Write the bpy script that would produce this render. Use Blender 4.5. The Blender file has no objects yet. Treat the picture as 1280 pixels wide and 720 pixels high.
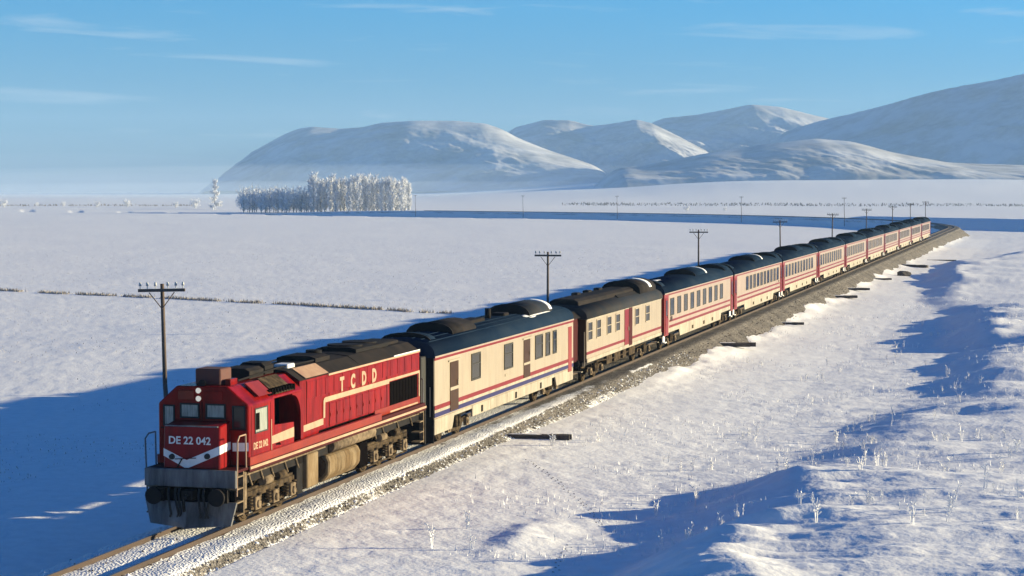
import bpy, bmesh, math, random
import numpy as np
from mathutils import Vector, Matrix
random.seed(7)
R = math.radians
scene = bpy.context.scene
COL = scene.collection

# ------------------------------------------------------------------ camera
CAM_H = 9.62
cam_data = bpy.data.cameras.new("camera")
cam_data.sensor_width = 36.0
cam_data.lens = 36.0 * 2520.85 / 1280.0
cam_data.clip_start = 0.5
cam_data.clip_end = 40000
cam = bpy.data.objects.new("camera", cam_data)
COL.objects.link(cam)
cam.location = (0, 0, CAM_H)
cam.rotation_euler = (R(90 - 2.8364), 0, 0)
scene.camera = cam

# ------------------------------------------------------------------ light
SUN_AZ = R(12.0)      # from +X towards +Y
SUN_EL = R(10.3)
SUN_POWER = 5.0
SKY_STRENGTH = 0.058
EXPOSURE = 1.26
sun_vec = Vector((math.cos(SUN_EL) * math.cos(SUN_AZ), math.cos(SUN_EL) * math.sin(SUN_AZ), math.sin(SUN_EL)))
sun_data = bpy.data.lights.new("sun", 'SUN')
sun_data.energy = SUN_POWER
sun_data.angle = R(0.5)
sun_data.color = (1.0, 0.85, 0.53)
sun = bpy.data.objects.new("sun", sun_data)
COL.objects.link(sun)
sun.location = (200, 60, 80)
sun.rotation_euler = (-sun_vec).to_track_quat('-Z', 'Y').to_euler()

world = bpy.data.worlds.new("World")
scene.world = world
world.use_nodes = True
wn = world.node_tree.nodes; wl = world.node_tree.links
wn.clear()
w_out = wn.new('ShaderNodeOutputWorld')
w_bg = wn.new('ShaderNodeBackground'); w_bg.inputs['Strength'].default_value = SKY_STRENGTH
sky = wn.new('ShaderNodeTexSky'); sky.sky_type = 'NISHITA'; sky.sun_disc = False
sky.sun_elevation = SUN_EL; sky.sun_rotation = R(90) - SUN_AZ
sky.altitude = 1700; sky.air_density = 1.0; sky.dust_density = 0.3; sky.ozone_density = 3.0
tc = wn.new('ShaderNodeTexCoord')
sep = wn.new('ShaderNodeSeparateXYZ'); wl.new(tc.outputs['Generated'], sep.inputs[0])
ramp = wn.new('ShaderNodeValToRGB')
ramp.color_ramp.elements[0].position = 0.0; ramp.color_ramp.elements[0].color = (0.31, 0.42, 0.74, 1)
ramp.color_ramp.elements[1].position = 1.0; ramp.color_ramp.elements[1].color = (0.015, 0.52, 1.08, 1)
e = ramp.color_ramp.elements.new(0.035); e.color = (0.30, 0.58, 0.95, 1)
e = ramp.color_ramp.elements.new(0.09); e.color = (0.165, 0.78, 1.18, 1)
e = ramp.color_ramp.elements.new(0.30); e.color = (0.03, 0.58, 1.10, 1)
wl.new(sep.outputs['Z'], ramp.inputs[0])
mul = wn.new('ShaderNodeMixRGB'); mul.blend_type = 'MULTIPLY'; mul.inputs[0].default_value = 1.0
wl.new(sky.outputs[0], mul.inputs[1]); wl.new(ramp.outputs[0], mul.inputs[2])
# thin streaky cirrus, everywhere over the sky
mp = wn.new('ShaderNodeMapping'); mp.inputs['Scale'].default_value = (9.0, 9.0, 95.0); mp.inputs['Location'].default_value = (18.79945, 9.03079, 15.21729)
wl.new(tc.outputs['Generated'], mp.inputs[0])
nz = wn.new('ShaderNodeTexNoise'); nz.inputs['Scale'].default_value = 1.0; nz.inputs['Detail'].default_value = 6.0
nz.inputs['Roughness'].default_value = 0.55; nz.inputs['Distortion'].default_value = 0.4
wl.new(mp.outputs[0], nz.inputs['Vector'])
cr = wn.new('ShaderNodeValToRGB')
cr.color_ramp.elements[0].position = 0.585; cr.color_ramp.elements[0].color = (0, 0, 0, 1)
cr.color_ramp.elements[1].position = 0.80; cr.color_ramp.elements[1].color = (1, 1, 1, 1)
wl.new(nz.outputs['Fac'], cr.inputs[0])
cm = wn.new('ShaderNodeMath'); cm.operation = 'MULTIPLY'; cm.inputs[1].default_value = 0.5
wl.new(cr.outputs[0], cm.inputs[0])
cmix = wn.new('ShaderNodeMixRGB'); cmix.inputs[2].default_value = (5.0, 5.6, 6.0, 1)
wl.new(cm.outputs[0], cmix.inputs[0]); wl.new(mul.outputs[0], cmix.inputs[1])
wl.new(cmix.outputs[0], w_bg.inputs[0]); wl.new(w_bg.outputs[0], w_out.inputs[0])

scene.view_settings.view_transform = 'Standard'
scene.view_settings.look = 'None'
scene.view_settings.gamma = 1.0
scene.view_settings.exposure = EXPOSURE
scene.render.engine = 'CYCLES'
scene.cycles.max_bounces = 6
scene.cycles.volume_bounces = 1

# ------------------------------------------------------------------ track geometry
TH = R(14.9577)
VX, VY = math.cos(TH), -math.sin(TH)      # lateral, towards the visible side of the train
BX, BY = math.sin(TH), math.cos(TH)       # back along the train
D0, Y0 = 23.2473, 51.9877
S_CURVE, RAD, PHI = 440.0, 350.0, R(60)
def tw(s, t, z=0.0):
    """point at distance s behind the locomotive's nose on the straight, t to the sunny side"""
    return Vector((-VX * D0 + BX * (Y0 + s) + VX * t, -VY * D0 + BY * (Y0 + s) + VY * t, z))
P_C = tw(S_CURVE, 0)
CEN = P_C - Vector((VX, VY, 0)) * RAD
ANG0 = math.atan2(VY, VX)
ANG1 = ANG0 + PHI
P_E = CEN + Vector((math.cos(ANG1), math.sin(ANG1), 0)) * RAD
N_E = Vector((math.cos(ANG1), math.sin(ANG1), 0)); B_E = Vector((-math.sin(ANG1), math.cos(ANG1), 0))
S_E = S_CURVE + RAD * PHI
def track_frame(s):
    if s <= S_CURVE:
        return tw(s, 0), Vector((VX, VY, 0))
    if s <= S_E:
        a = ANG0 + (s - S_CURVE) / RAD
        n = Vector((math.cos(a), math.sin(a), 0))
        return CEN + n * RAD, n
    return P_E + B_E * (s - S_E), N_E.copy()
def track_st(x, y):
    """signed (s, t) of points relative to the whole track centreline (numpy)"""
    s1 = x * BX + y * BY - Y0; t1 = x * VX + y * VY + D0
    dx = x - CEN.x; dy = y - CEN.y
    a = np.arctan2(dy, dx); r = np.hypot(dx, dy)
    s2 = S_CURVE + (a - ANG0) * RAD; t2 = r - RAD
    ex = x - P_E.x; ey = y - P_E.y
    s3 = S_E + ex * B_E.x + ey * B_E.y; t3 = ex * N_E.x + ey * N_E.y
    s = s1.copy(); t = t1.copy()
    m2 = (s1 > S_CURVE) & (a > ANG0) & (a < ANG1)
    s = np.where(m2, s2, s); t = np.where(m2, t2, t)
    m3 = (s1 > S_CURVE) & (a >= ANG1) & (s3 > S_E)
    s = np.where(m3, s3, s); t = np.where(m3, t3, t)
    return s, t

# ------------------------------------------------------------------ noise
def _hash(ix, iy, seed):
    h = (ix.astype(np.int64) * 374761393 + iy.astype(np.int64) * 668265263 + seed * 982451653) & 0xFFFFFFFF
    h = ((h ^ (h >> 13)) * 1274126177) & 0xFFFFFFFF
    h = (h ^ (h >> 16)) & 0xFFFFFFFF
    return h.astype(np.float64) / 4294967295.0
def vnoise(x, y, seed=0):
    ix = np.floor(x); iy = np.floor(y); fx = x - ix; fy = y - iy
    ux = fx * fx * fx * (fx * (fx * 6 - 15) + 10); uy = fy * fy * fy * (fy * (fy * 6 - 15) + 10)
    a = _hash(ix, iy, seed); b = _hash(ix + 1, iy, seed); c = _hash(ix, iy + 1, seed); d = _hash(ix + 1, iy + 1, seed)
    return (a * (1 - ux) + b * ux) * (1 - uy) + (c * (1 - ux) + d * ux) * uy - 0.5
def fbm(x, y, octv=4, seed=0, gain=0.5):
    v = 0; amp = 1.0; f = 1.0
    for i in range(octv):
        v = v + amp * vnoise(x * f + 17.3 * i, y * f - 9.1 * i, seed + i); amp *= gain; f *= 2.03
    return v
def sstep(a, b, x):
    k = np.clip((x - a) / (b - a), 0, 1); return k * k * (3 - 2 * k)

# ------------------------------------------------------------------ ground height
def ground_z(x, y):
    x = np.asarray(x, float); y = np.asarray(y, float)
    s, t = track_st(x, y)
    right = np.interp(s, [-40, 0, 25, 85, 300, 420, 520], [-0.36, -0.38, -0.46, -1.08, -1.3, -1.8, -2.7])
    left = np.interp(s, [-40, 0, 200, 420, 520], [-1.9, -1.95, -2.1, -2.4, -2.7])
    k = sstep(-1.5, 1.5, t)
    z = left * (1 - k) + right * k
    # piedmont beyond the line, rising to the hills, most on the right
    az = x / np.maximum(y, 1.0)
    sl = 0.017 * sstep(-0.08, 0.14, az)
    z = z + np.maximum(y - 1350, 0) * sl * (y > 0)
    # swell on the far left
    # right-hand bank whose face lies in its own shadow
    tb = np.interp(s, [-20, 2, 17, 24, 35, 49, 84, 110, 150, 190, 241, 314, 400], [11.4, 11.6, 12.2, 13.4, 14.3, 16.2, 15.6, 15.2, 10.5, 8.2, 7.6, 18.0, 22])
    am = np.interp(s, [-40, -10, 3, 13, 17, 20, 23, 26, 29, 31, 34, 42, 50, 56, 60, 66, 75, 110, 130, 140, 165, 185, 215, 240, 262, 300, 420],
                   [1.15, 1.25, 1.3, 1.15, .7, .2, .2, .48, .4, .18, .5, .85, .45, .6, .95, .5, 1.1, 1.1, .9, .4, .5, .95, 1.15, .75, .5, .55, 0.0])
    wob = fbm(s / 7.0, t / 9.0, 3, 31) * 1.8
    bank = 1.25 * am * sstep(0, 4.6, t - tb - wob) * sstep(1, 3, t)
    keep = 1 - .75 * sstep(4.0, 8, t - tb)
    bank = bank * (0.88 + keep * (0.6 * fbm(x / 11.0, y / 16.0, 3, 57) + 0.28 * fbm(x / 4.0, y / 1.4, 3, 58)))
    z = z + np.maximum(bank, 0) * (s < 440)
    rough_r = sstep(3, 9, t) * (s < 600)
    side = sstep(9, 14, t)
    fade = 1.0 / (1.0 + np.maximum(y - 200, 0) / 500)
    z = z - 0.04 * np.clip(t - 3.2, 0, 7.5) * (s < 420)
    # wind crust and tussocks, right of the line
    z = z + rough_r * fade * (0.11 * fbm(x / 12.0, y / 10.0, 2, 3) + (0.035 + 0.05 * side) * fbm(x / 2.6, y / 1.5, 4, 11) + 0.03 * fbm(x / 0.55, y / 0.5, 2, 19))
    z = z + (.30 * np.exp(-(np.maximum(t - 2.2, 0) / 1.7) ** 2)) * (1 + 1.7 * fbm(s / 5.0, t / 2.5, 3, 64)) * sstep(35, 75, s) * (s < 440) * (t > 0)
    near = sstep(2.2, 4.0, t) * (1 - rough_r) * (s < 500)
    z = z + near * 0.05 * fbm(x / 0.8, y / 0.9, 3, 91)
    # a low drift near the front edge of the field
    z = z + 0.16 * np.exp(-(((s - 4.5) / 3.0) ** 2 + ((t - 8.6) / 0.8) ** 2)) * (0.8 + fbm(x / 1.1, y / 1.4, 2, 77))
    # left-hand field
    lf = sstep(-4, -9, t)
    z = z + lf * fade * (0.20 * fbm(x / 22.0, y / 40.0, 3, 5) + 0.036 * fbm(x / 4.5, y / 3.4, 4, 23) + 0.024 * fbm(x / 0.6, y / 1.6, 3, 29))
    # far swells
    z = z + sstep(900, 2500, y) * (6.0 * fbm(x / 420.0, y / 700.0, 3, 41)) * sstep(-0.25, 0.05, az)
    z = z + sstep(500, 900, np.hypot(x, y)) * 0.5 * fbm(x / 60.0, y / 120.0, 3, 43)
    # the track bed sits in the ground
    z = z - 0.75 * sstep(np.where(t > 0, 2.5, 3.4), np.where(t > 0, 1.9, 2.2), np.abs(t - np.where(s < 60, -.25, 0)))
    return z
def gz(x, y):
    return float(ground_z(np.array([x]), np.array([y]))[0])

# ------------------------------------------------------------------ materials
def mat(name, color, rough=0.6, metallic=0.0, var=0.0, vscale=2.0, var_col=None, bump=0.0, bscale=20.0, emit=None, stretch=(1, 1, 1), spec=0.5, streak=0.0):
    m = bpy.data.materials.new(name); m.use_nodes = True
    nt = m.node_tree; b = nt.nodes['Principled BSDF']
    b.inputs['Base Color'].default_value = (*color, 1); b.inputs['Roughness'].default_value = rough
    b.inputs['Metallic'].default_value = metallic; b.inputs['Specular IOR Level'].default_value = spec
    c = nt.nodes.new('ShaderNodeTexCoord')
    mp = nt.nodes.new('ShaderNodeMapping'); mp.inputs['Scale'].default_value = stretch
    nt.links.new(c.outputs['Object'], mp.inputs[0])
    if var > 0:
        n = nt.nodes.new('ShaderNodeTexNoise'); n.inputs['Scale'].default_value = vscale; n.inputs['Detail'].default_value = 6
        n.inputs['Roughness'].default_value = 0.65
        nt.links.new(mp.outputs[0], n.inputs['Vector'])
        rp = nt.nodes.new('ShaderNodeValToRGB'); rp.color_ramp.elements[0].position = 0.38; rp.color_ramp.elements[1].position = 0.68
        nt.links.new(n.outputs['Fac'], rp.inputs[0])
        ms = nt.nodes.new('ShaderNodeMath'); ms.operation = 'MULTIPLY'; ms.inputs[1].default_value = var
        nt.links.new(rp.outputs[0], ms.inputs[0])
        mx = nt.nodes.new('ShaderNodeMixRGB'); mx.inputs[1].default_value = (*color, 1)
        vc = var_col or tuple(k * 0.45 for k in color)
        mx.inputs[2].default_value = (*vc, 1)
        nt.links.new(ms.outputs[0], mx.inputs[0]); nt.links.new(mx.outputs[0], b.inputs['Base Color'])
    if streak > 0:
        m3 = nt.nodes.new('ShaderNodeMapping'); m3.inputs['Scale'].default_value = (2.6, 2.6, 0.5); nt.links.new(c.outputs['Object'], m3.inputs[0])
        n3 = nt.nodes.new('ShaderNodeTexNoise'); n3.inputs['Scale'].default_value = 1.0; n3.inputs['Detail'].default_value = 7; n3.inputs['Roughness'].default_value = 0.7
        nt.links.new(m3.outputs[0], n3.inputs['Vector'])
        r3 = nt.nodes.new('ShaderNodeValToRGB'); r3.color_ramp.elements[0].position = 0.42; r3.color_ramp.elements[0].color = (1, 1, 1, 1)
        r3.color_ramp.elements[1].position = 0.72; r3.color_ramp.elements[1].color = (1 - streak, 1 - streak * 1.02, 1 - streak * 1.05, 1)
        nt.links.new(n3.outputs['Fac'], r3.inputs[0])
        m4 = nt.nodes.new('ShaderNodeMixRGB'); m4.blend_type = 'MULTIPLY'; m4.inputs[0].default_value = 1.0
        src = b.inputs['Base Color'].links[0].from_socket if b.inputs['Base Color'].links else None
        if src: nt.links.new(src, m4.inputs[1])
        else: m4.inputs[1].default_value = (*color, 1)
        nt.links.new(r3.outputs[0], m4.inputs[2]); nt.links.new(m4.outputs[0], b.inputs['Base Color'])
    if bump > 0:
        n2 = nt.nodes.new('ShaderNodeTexNoise'); n2.inputs['Scale'].default_value = bscale; n2.inputs['Detail'].default_value = 4
        nt.links.new(mp.outputs[0], n2.inputs['Vector'])
        bp = nt.nodes.new('ShaderNodeBump'); bp.inputs['Strength'].default_value = bump; bp.inputs['Distance'].default_value = 0.05
        nt.links.new(n2.outputs['Fac'], bp.inputs['Height']); nt.links.new(bp.outputs[0], b.inputs['Normal'])
    if emit:
        b.inputs['Emission Color'].default_value = (*emit[0], 1); b.inputs['Emission Strength'].default_value = emit[1]
    return m
M = {}
M['snow'] = mat('snow', (0.93, 0.93, 0.93), 0.6, var=0.7, vscale=1.6, var_col=(0.80, 0.79, 0.79), bump=0.45, bscale=6.0, spec=0.2)
M['bed'] = None
M['frost'] = mat('frost', (0.82, 0.84, 0.87), 0.7, var=0.7, vscale=0.5, var_col=(0.62, 0.62, 0.64), spec=0.1)
M['weed'] = mat('frosted_stalk', (0.80, 0.80, 0.80), 0.7, spec=0.1)
M['bark'] = mat('bark', (0.36, 0.35, 0.36), 0.9, var=0.6, vscale=3)
M['straw'] = mat('dry_straw', (0.27, 0.235, 0.20), 0.9, var=0.6, vscale=0.3, var_col=(0.45, 0.42, 0.4))
M['stubble'] = mat('stubble', (0.46, 0.43, 0.39), 0.9, spec=0.05)
M['stone'] = mat('stone', (0.23, 0.20, 0.17), 0.9, var=0.9, vscale=1.3, var_col=(0.10, 0.09, 0.08))
M['timber'] = mat('tarred_timber', (0.045, 0.035, 0.03), 0.85, var=0.6, vscale=4, var_col=(0.12, 0.10, 0.09), stretch=(1, 6, 6), bump=0.4)
M['pole'] = mat('pole_wood', (0.10, 0.075, 0.06), 0.85, var=0.5, vscale=3, var_col=(0.18, 0.13, 0.10), stretch=(6, 6, 0.6), bump=0.3)
M['ceramic'] = mat('ceramic', (0.55, 0.55, 0.52), 0.3)
M['rail'] = mat('rail_steel', (0.055, 0.032, 0.022), 0.8, metallic=0.0, var=0.5, vscale=1.0)
M['rail_top'] = mat('polished_rail', (0.20, 0.19, 0.18), 0.4, metallic=0.8)
M['red'] = mat('loco_red', (0.255, 0.009, 0.006), 0.27, var=0.6, vscale=1.6, var_col=(0.11, 0.004, 0.006), stretch=(1, 1, 0.35), spec=0.1, streak=0.62)
M['red_bright'] = mat('nose_red', (0.22, 0.002, 0.004), 0.4, var=0.45, vscale=2.0, var_col=(0.2, 0.004, 0.006), spec=0.2, streak=0.55)
M['red_sill'] = mat('sill_red', (0.24, 0.026, 0.009), 0.3, var=0.5, vscale=1.3, var_col=(0.10, 0.012, 0.009), spec=0.2)
M['maroon'] = mat('dark_maroon', (0.045, 0.004, 0.005), 0.7, spec=0.1)
M['loco_cream'] = mat('loco_cream', (0.40, 0.26, 0.16), 0.6, var=0.6, vscale=2.5, var_col=(0.24, 0.12, 0.075))
M['white'] = mat('white_paint', (0.76, 0.74, 0.72), 0.5, var=0.4, vscale=3, var_col=(0.5, 0.48, 0.45))
M['soot'] = mat('sooty_roof', (0.016, 0.015, 0.016), 0.8, var=0.7, vscale=1.1, var_col=(0.042, 0.033, 0.027), spec=0.05)
M['black'] = mat('black_iron', (0.010, 0.010, 0.011), 0.8, var=0.5, vscale=3, var_col=(0.03, 0.022, 0.018), spec=0.1)
M['void'] = mat('recess_shade_black', (0.005, 0.004, 0.004), 1.0, spec=0.0)  # near-black: paints shade inside openings, also colours a few dark parts
M['plough'] = mat('weathered_plough', (0.17, 0.17, 0.175), 0.7, var=0.9, vscale=2.2, var_col=(0.05, 0.045, 0.045), stretch=(1.6, 1, 0.3), streak=0.6)
M['grime'] = mat('running_gear_grime', (0.022, 0.017, 0.013), 0.9, var=0.9, vscale=4.0, var_col=(0.115, 0.082, 0.05), spec=0.05)
M['tan'] = mat('dusty_tank', (0.15, 0.10, 0.052), 0.8, var=0.75, vscale=1.7, var_col=(0.30, 0.235, 0.15), stretch=(1, 1.6, 0.5), spec=0.05, streak=.6)
M['cream_iron'] = mat('cream_pipe', (0.22, 0.165, 0.108), 0.85, var=0.9, vscale=4.5, var_col=(0.05, 0.036, 0.024), spec=0.1)
M['cream'] = mat('coach_cream', (0.37, 0.31, 0.225), 0.3, var=0.35, vscale=0.9, var_col=(0.27, 0.20, 0.13), stretch=(1, 1, 0.4), streak=0.22)
M['cream_pink'] = mat('coach_cream_pink', (0.37, 0.29, 0.225), 0.3, var=0.35, vscale=0.8, var_col=(0.28, 0.195, 0.14), stretch=(1, 1, 0.4), streak=0.2)
M['skirt'] = mat('skirt_white', (0.38, 0.335, 0.255), 0.5, var=0.6, vscale=1.4, var_col=(0.24, 0.19, 0.125), stretch=(1, 1, 0.4), streak=0.5)
M['coach_red'] = mat('coach_red', (0.19, 0.013, 0.012), 0.28, spec=0.15, var=0.35, vscale=1.5)
M['coach_orange'] = mat('coach_door_red', (0.25, 0.032, 0.020), 0.28, spec=0.2, var=0.4, vscale=1.2, var_col=(0.14, 0.02, 0.016))
M['coach_blue'] = mat('coach_blue', (0.020, 0.018, 0.085), 0.28, spec=0.15)
M['roof'] = mat('coach_roof', (0.010, 0.022, 0.046), 0.6, var=0.7, vscale=0.7, var_col=(0.022, 0.036, 0.058), stretch=(1.4, 0.6, 1), bump=0.15, bscale=3, spec=0.0)
M['roof_old'] = mat('old_roof', (0.022, 0.028, 0.036), 0.7, var=0.7, vscale=0.9, var_col=(0.05, 0.04, 0.035), bump=0.2, bscale=3, spec=0.05)
M['brown'] = mat('brown_door', (0.050, 0.024, 0.009), 0.35, spec=0.1, var=0.4, vscale=2)
M['glass'] = mat('window_glass', (0.018, 0.02, 0.018), 0.12, spec=0.4)
M['curtain'] = mat('window_curtain', (0.05, 0.045, 0.035), 0.2, spec=0.25, var=0.8, vscale=3.0, var_col=(0.03, 0.03, 0.025), stretch=(1, 6, 1))
M['blind'] = mat('cab_blind', (0.34, 0.36, 0.31), 0.3, var=0.7, vscale=4, var_col=(0.08, 0.09, 0.08), stretch=(5, 5, 0.6))
M['frame'] = mat('window_frame', (0.30, 0.25, 0.18), 0.5)
M['rubber'] = mat('rubber', (0.012, 0.012, 0.012), 0.8)
M['lamp'] = mat('headlamp', (0.8, 0.74, 0.62), 0.2, emit=((1.0, 0.88, 0.66), 0.16))
M['copper'] = mat('rusty_box', (0.10, 0.03, 0.02), 0.8, var=0.7, vscale=3, var_col=(0.07, 0.03, 0.025))

def bed_material():
    m = bpy.data.materials.new('ballast_and_snow'); m.use_nodes = True
    nt = m.node_tree; L = nt.links; b = nt.nodes['Principled BSDF']; b.inputs['Roughness'].default_value = 0.85
    b.inputs['Specular IOR Level'].default_value = 0.15
    at = nt.nodes.new('ShaderNodeAttribute'); at.attribute_name = 'snow'
    tcn = nt.nodes.new('ShaderNodeTexCoord')
    vo = nt.nodes.new('ShaderNodeTexVoronoi'); vo.inputs['Scale'].default_value = 13.0
    L.new(tcn.outputs['Object'], vo.inputs['Vector'])
    no = nt.nodes.new('ShaderNodeTexNoise'); no.inputs['Scale'].default_value = 5.0; no.inputs['Detail'].default_value = 7; no.inputs['Roughness'].default_value = 0.75
    L.new(tcn.outputs['Object'], no.inputs['Vector'])
    stone = nt.nodes.new('ShaderNodeMixRGB'); stone.inputs[1].default_value = (0.095, 0.088, 0.08, 1); stone.inputs[2].default_value = (0.25, 0.23, 0.205, 1)
    sp = nt.nodes.new('ShaderNodeSeparateColor'); L.new(vo.outputs['Color'], sp.inputs[0]); L.new(sp.outputs[0], stone.inputs[0])
    ad = nt.nodes.new('ShaderNodeMath'); ad.operation = 'ADD'; L.new(at.outputs['Fac'], ad.inputs[0])
    nm = nt.nodes.new('ShaderNodeMath'); nm.operation = 'MULTIPLY_ADD'; nm.inputs[1].default_value = 1.5; nm.inputs[2].default_value = -0.75
    L.new(no.outputs['Fac'], nm.inputs[0]); L.new(nm.outputs[0], ad.inputs[1])
    n3 = nt.nodes.new('ShaderNodeTexNoise'); n3.inputs['Scale'].default_value = 0.55; n3.inputs['Detail'].default_value = 8; n3.inputs['Roughness'].default_value = 0.7
    L.new(tcn.outputs['Object'], n3.inputs['Vector'])
    r3 = nt.nodes.new('ShaderNodeValToRGB'); r3.color_ramp.elements[0].position = 0.35; r3.color_ramp.elements[0].color = (.55, .55, .56, 1)
    r3.color_ramp.elements[1].position = 0.7; r3.color_ramp.elements[1].color = (1.25, 1.22, 1.2, 1); L.new(n3.outputs['Fac'], r3.inputs[0])
    st2 = nt.nodes.new('ShaderNodeMixRGB'); st2.blend_type = 'MULTIPLY'; st2.inputs[0].default_value = 1.0
    L.new(stone.outputs[0], st2.inputs[1]); L.new(r3.outputs[0], st2.inputs[2]); stone = st2
    rp = nt.nodes.new('ShaderNodeValToRGB'); rp.color_ramp.elements[0].position = 0.40; rp.color_ramp.elements[1].position = 0.60
    L.new(ad.outputs[0], rp.inputs[0])
    mx = nt.nodes.new('ShaderNodeMixRGB'); mx.inputs[2].default_value = (0.83, 0.83, 0.84, 1)
    L.new(rp.outputs[0], mx.inputs[0]); L.new(stone.outputs[0], mx.inputs[1]); L.new(mx.outputs[0], b.inputs['Base Color'])
    bp = nt.nodes.new('ShaderNodeBump'); bp.inputs['Strength'].default_value = 0.9; bp.inputs['Distance'].default_value = 0.06
    L.new(vo.outputs['Distance'], bp.inputs['Height']); L.new(bp.outputs[0], b.inputs['Normal'])
    return m
M['bed'] = bed_material()

# ------------------------------------------------------------------ mesh helpers
class MB:
    def __init__(self):
        self.v = []; self.f = []; self.sm = []
    def add(self, vs, fs, smooth=False):
        o = len(self.v); self.v += [tuple(p) for p in vs]
        self.f += [tuple(i + o for i in q) for q in fs]
        self.sm += ([smooth] * len(fs) if isinstance(smooth, bool) else list(smooth))
        return self
    def box(self, x0, x1, y0, y1, z0, z1):
        return self.add([(x0, y0, z0), (x1, y0, z0), (x1, y1, z0), (x0, y1, z0), (x0, y0, z1), (x1, y0, z1), (x1, y1, z1), (x0, y1, z1)],
                 [(0, 3, 2, 1), (4, 5, 6, 7), (0, 1, 5, 4), (1, 2, 6, 5), (2, 3, 7, 6), (3, 0, 4, 7)])
    def prism(self, prof, a0, a1, axis='y', smooth=False):
        n = len(prof)
        def P(p, a):
            return (p[0], a, p[1]) if axis == 'y' else ((a, p[0], p[1]) if axis == 'x' else (p[0], p[1], a))
        vs = [P(p, a0) for p in prof] + [P(p, a1) for p in prof]
        fs = [(i, (i + 1) % n, n + (i + 1) % n, n + i) for i in range(n)]
        sm = [smooth] * n
        fs += [tuple(range(n))[::-1], tuple(range(n, 2 * n))]; sm += [False, False]
        return self.add(vs, fs, sm)
    def cyl(self, p0, p1, r0, r1=None, n=12, caps=True):
        r1 = r0 if r1 is None else r1
        p0 = Vector(p0); p1 = Vector(p1); d = (p1 - p0).normalized()
        a = Vector((0, 0, 1)) if abs(d.z) < 0.9 else Vector((1, 0, 0))
        u = d.cross(a).normalized(); w = d.cross(u)
        vs = []; fs = []; sm = []
        for k in range(n):
            c = 2 * math.pi * k / n; q = u * math.cos(c) + w * math.sin(c)
            vs += [p0 + q * r0, p1 + q * r1]
        for k in range(n):
            j = (k + 1) % n
            fs.append((2 * k, 2 * j, 2 * j + 1, 2 * k + 1)); sm.append(n > 6)
        if caps:
            fs.append(tuple(2 * k for k in range(n))[::-1]); fs.append(tuple(2 * k + 1 for k in range(n))); sm += [False, False]
        return self.add(vs, fs, sm)
    def tube(self, pts, r, n=6):
        for a, b in zip(pts[:-1], pts[1:]):
            self.cyl(a, b, r, r, n)
        return self
    def build(self, name, m, parent=None, bevel=0.0):
        me = bpy.data.meshes.new(name); me.from_pydata(self.v, [], self.f)
        me.polygons.foreach_set('use_smooth', self.sm)
        bm = bmesh.new(); bm.from_mesh(me); bmesh.ops.recalc_face_normals(bm, faces=bm.faces); bm.to_mesh(me); bm.free()
        me.materials.append(m)
        o = bpy.data.objects.new(name, me); COL.objects.link(o)
        if parent is not None: o.parent = parent
        if bevel > 0:
            b = o.modifiers.new('bevel', 'BEVEL'); b.width = bevel; b.segments = 1; b.limit_method = 'ANGLE'
        return o
def tag(o, label=None, cat=None, group=None, kind=None):
    if label: o['label'] = label
    if cat: o['category'] = cat
    if group: o['group'] = group
    if kind: o['kind'] = kind
    return o
def empty(name, loc, rz=0.0):
    o = bpy.data.objects.new(name, None); COL.objects.link(o); o.location = loc; o.rotation_euler = (0, 0, rz)
    o.empty_display_size = 0.3
    return o
def copy_tree(o, parent=None):
    c = o.copy(); COL.objects.link(c)
    if parent is not None: c.parent = parent
    for ch in o.children: copy_tree(ch, c)
    return c
def box(name, m, parent, x0, x1, y0, y1, z0, z1, bevel=0.0):
    return MB().box(x0, x1, y0, y1, z0, z1).build(name, m, parent, bevel)
def cylo(name, m, parent, p0, p1, r, n=12):
    return MB().cyl(p0, p1, r, r, n).build(name, m, parent)
def text(name, body, size, m, parent, origin, xdir, updir, depth=0.004, space=1.0, bold=0.0):
    cu = bpy.data.curves.new(name, 'FONT'); cu.body = body; cu.size = size; cu.extrude = depth; cu.space_character = space; cu.offset = bold
    cu.align_x = 'CENTER'; cu.align_y = 'CENTER'; cu.resolution_u = 3
    tmp = bpy.data.objects.new('tmp', cu); COL.objects.link(tmp)
    dg = bpy.context.evaluated_depsgraph_get()
    me = bpy.data.meshes.new_from_object(tmp.evaluated_get(dg))
    bpy.data.objects.remove(tmp)
    X = Vector(xdir).normalized(); Y = Vector(updir).normalized(); Z = X.cross(Y)
    mt = Matrix((X, Y, Z)).transposed().to_4x4(); mt.translation = Vector(origin)
    me.transform(mt); me.materials.clear(); me.materials.append(m)
    o = bpy.data.objects.new(name, me); COL.objects.link(o); o.parent = parent
    return o

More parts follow.
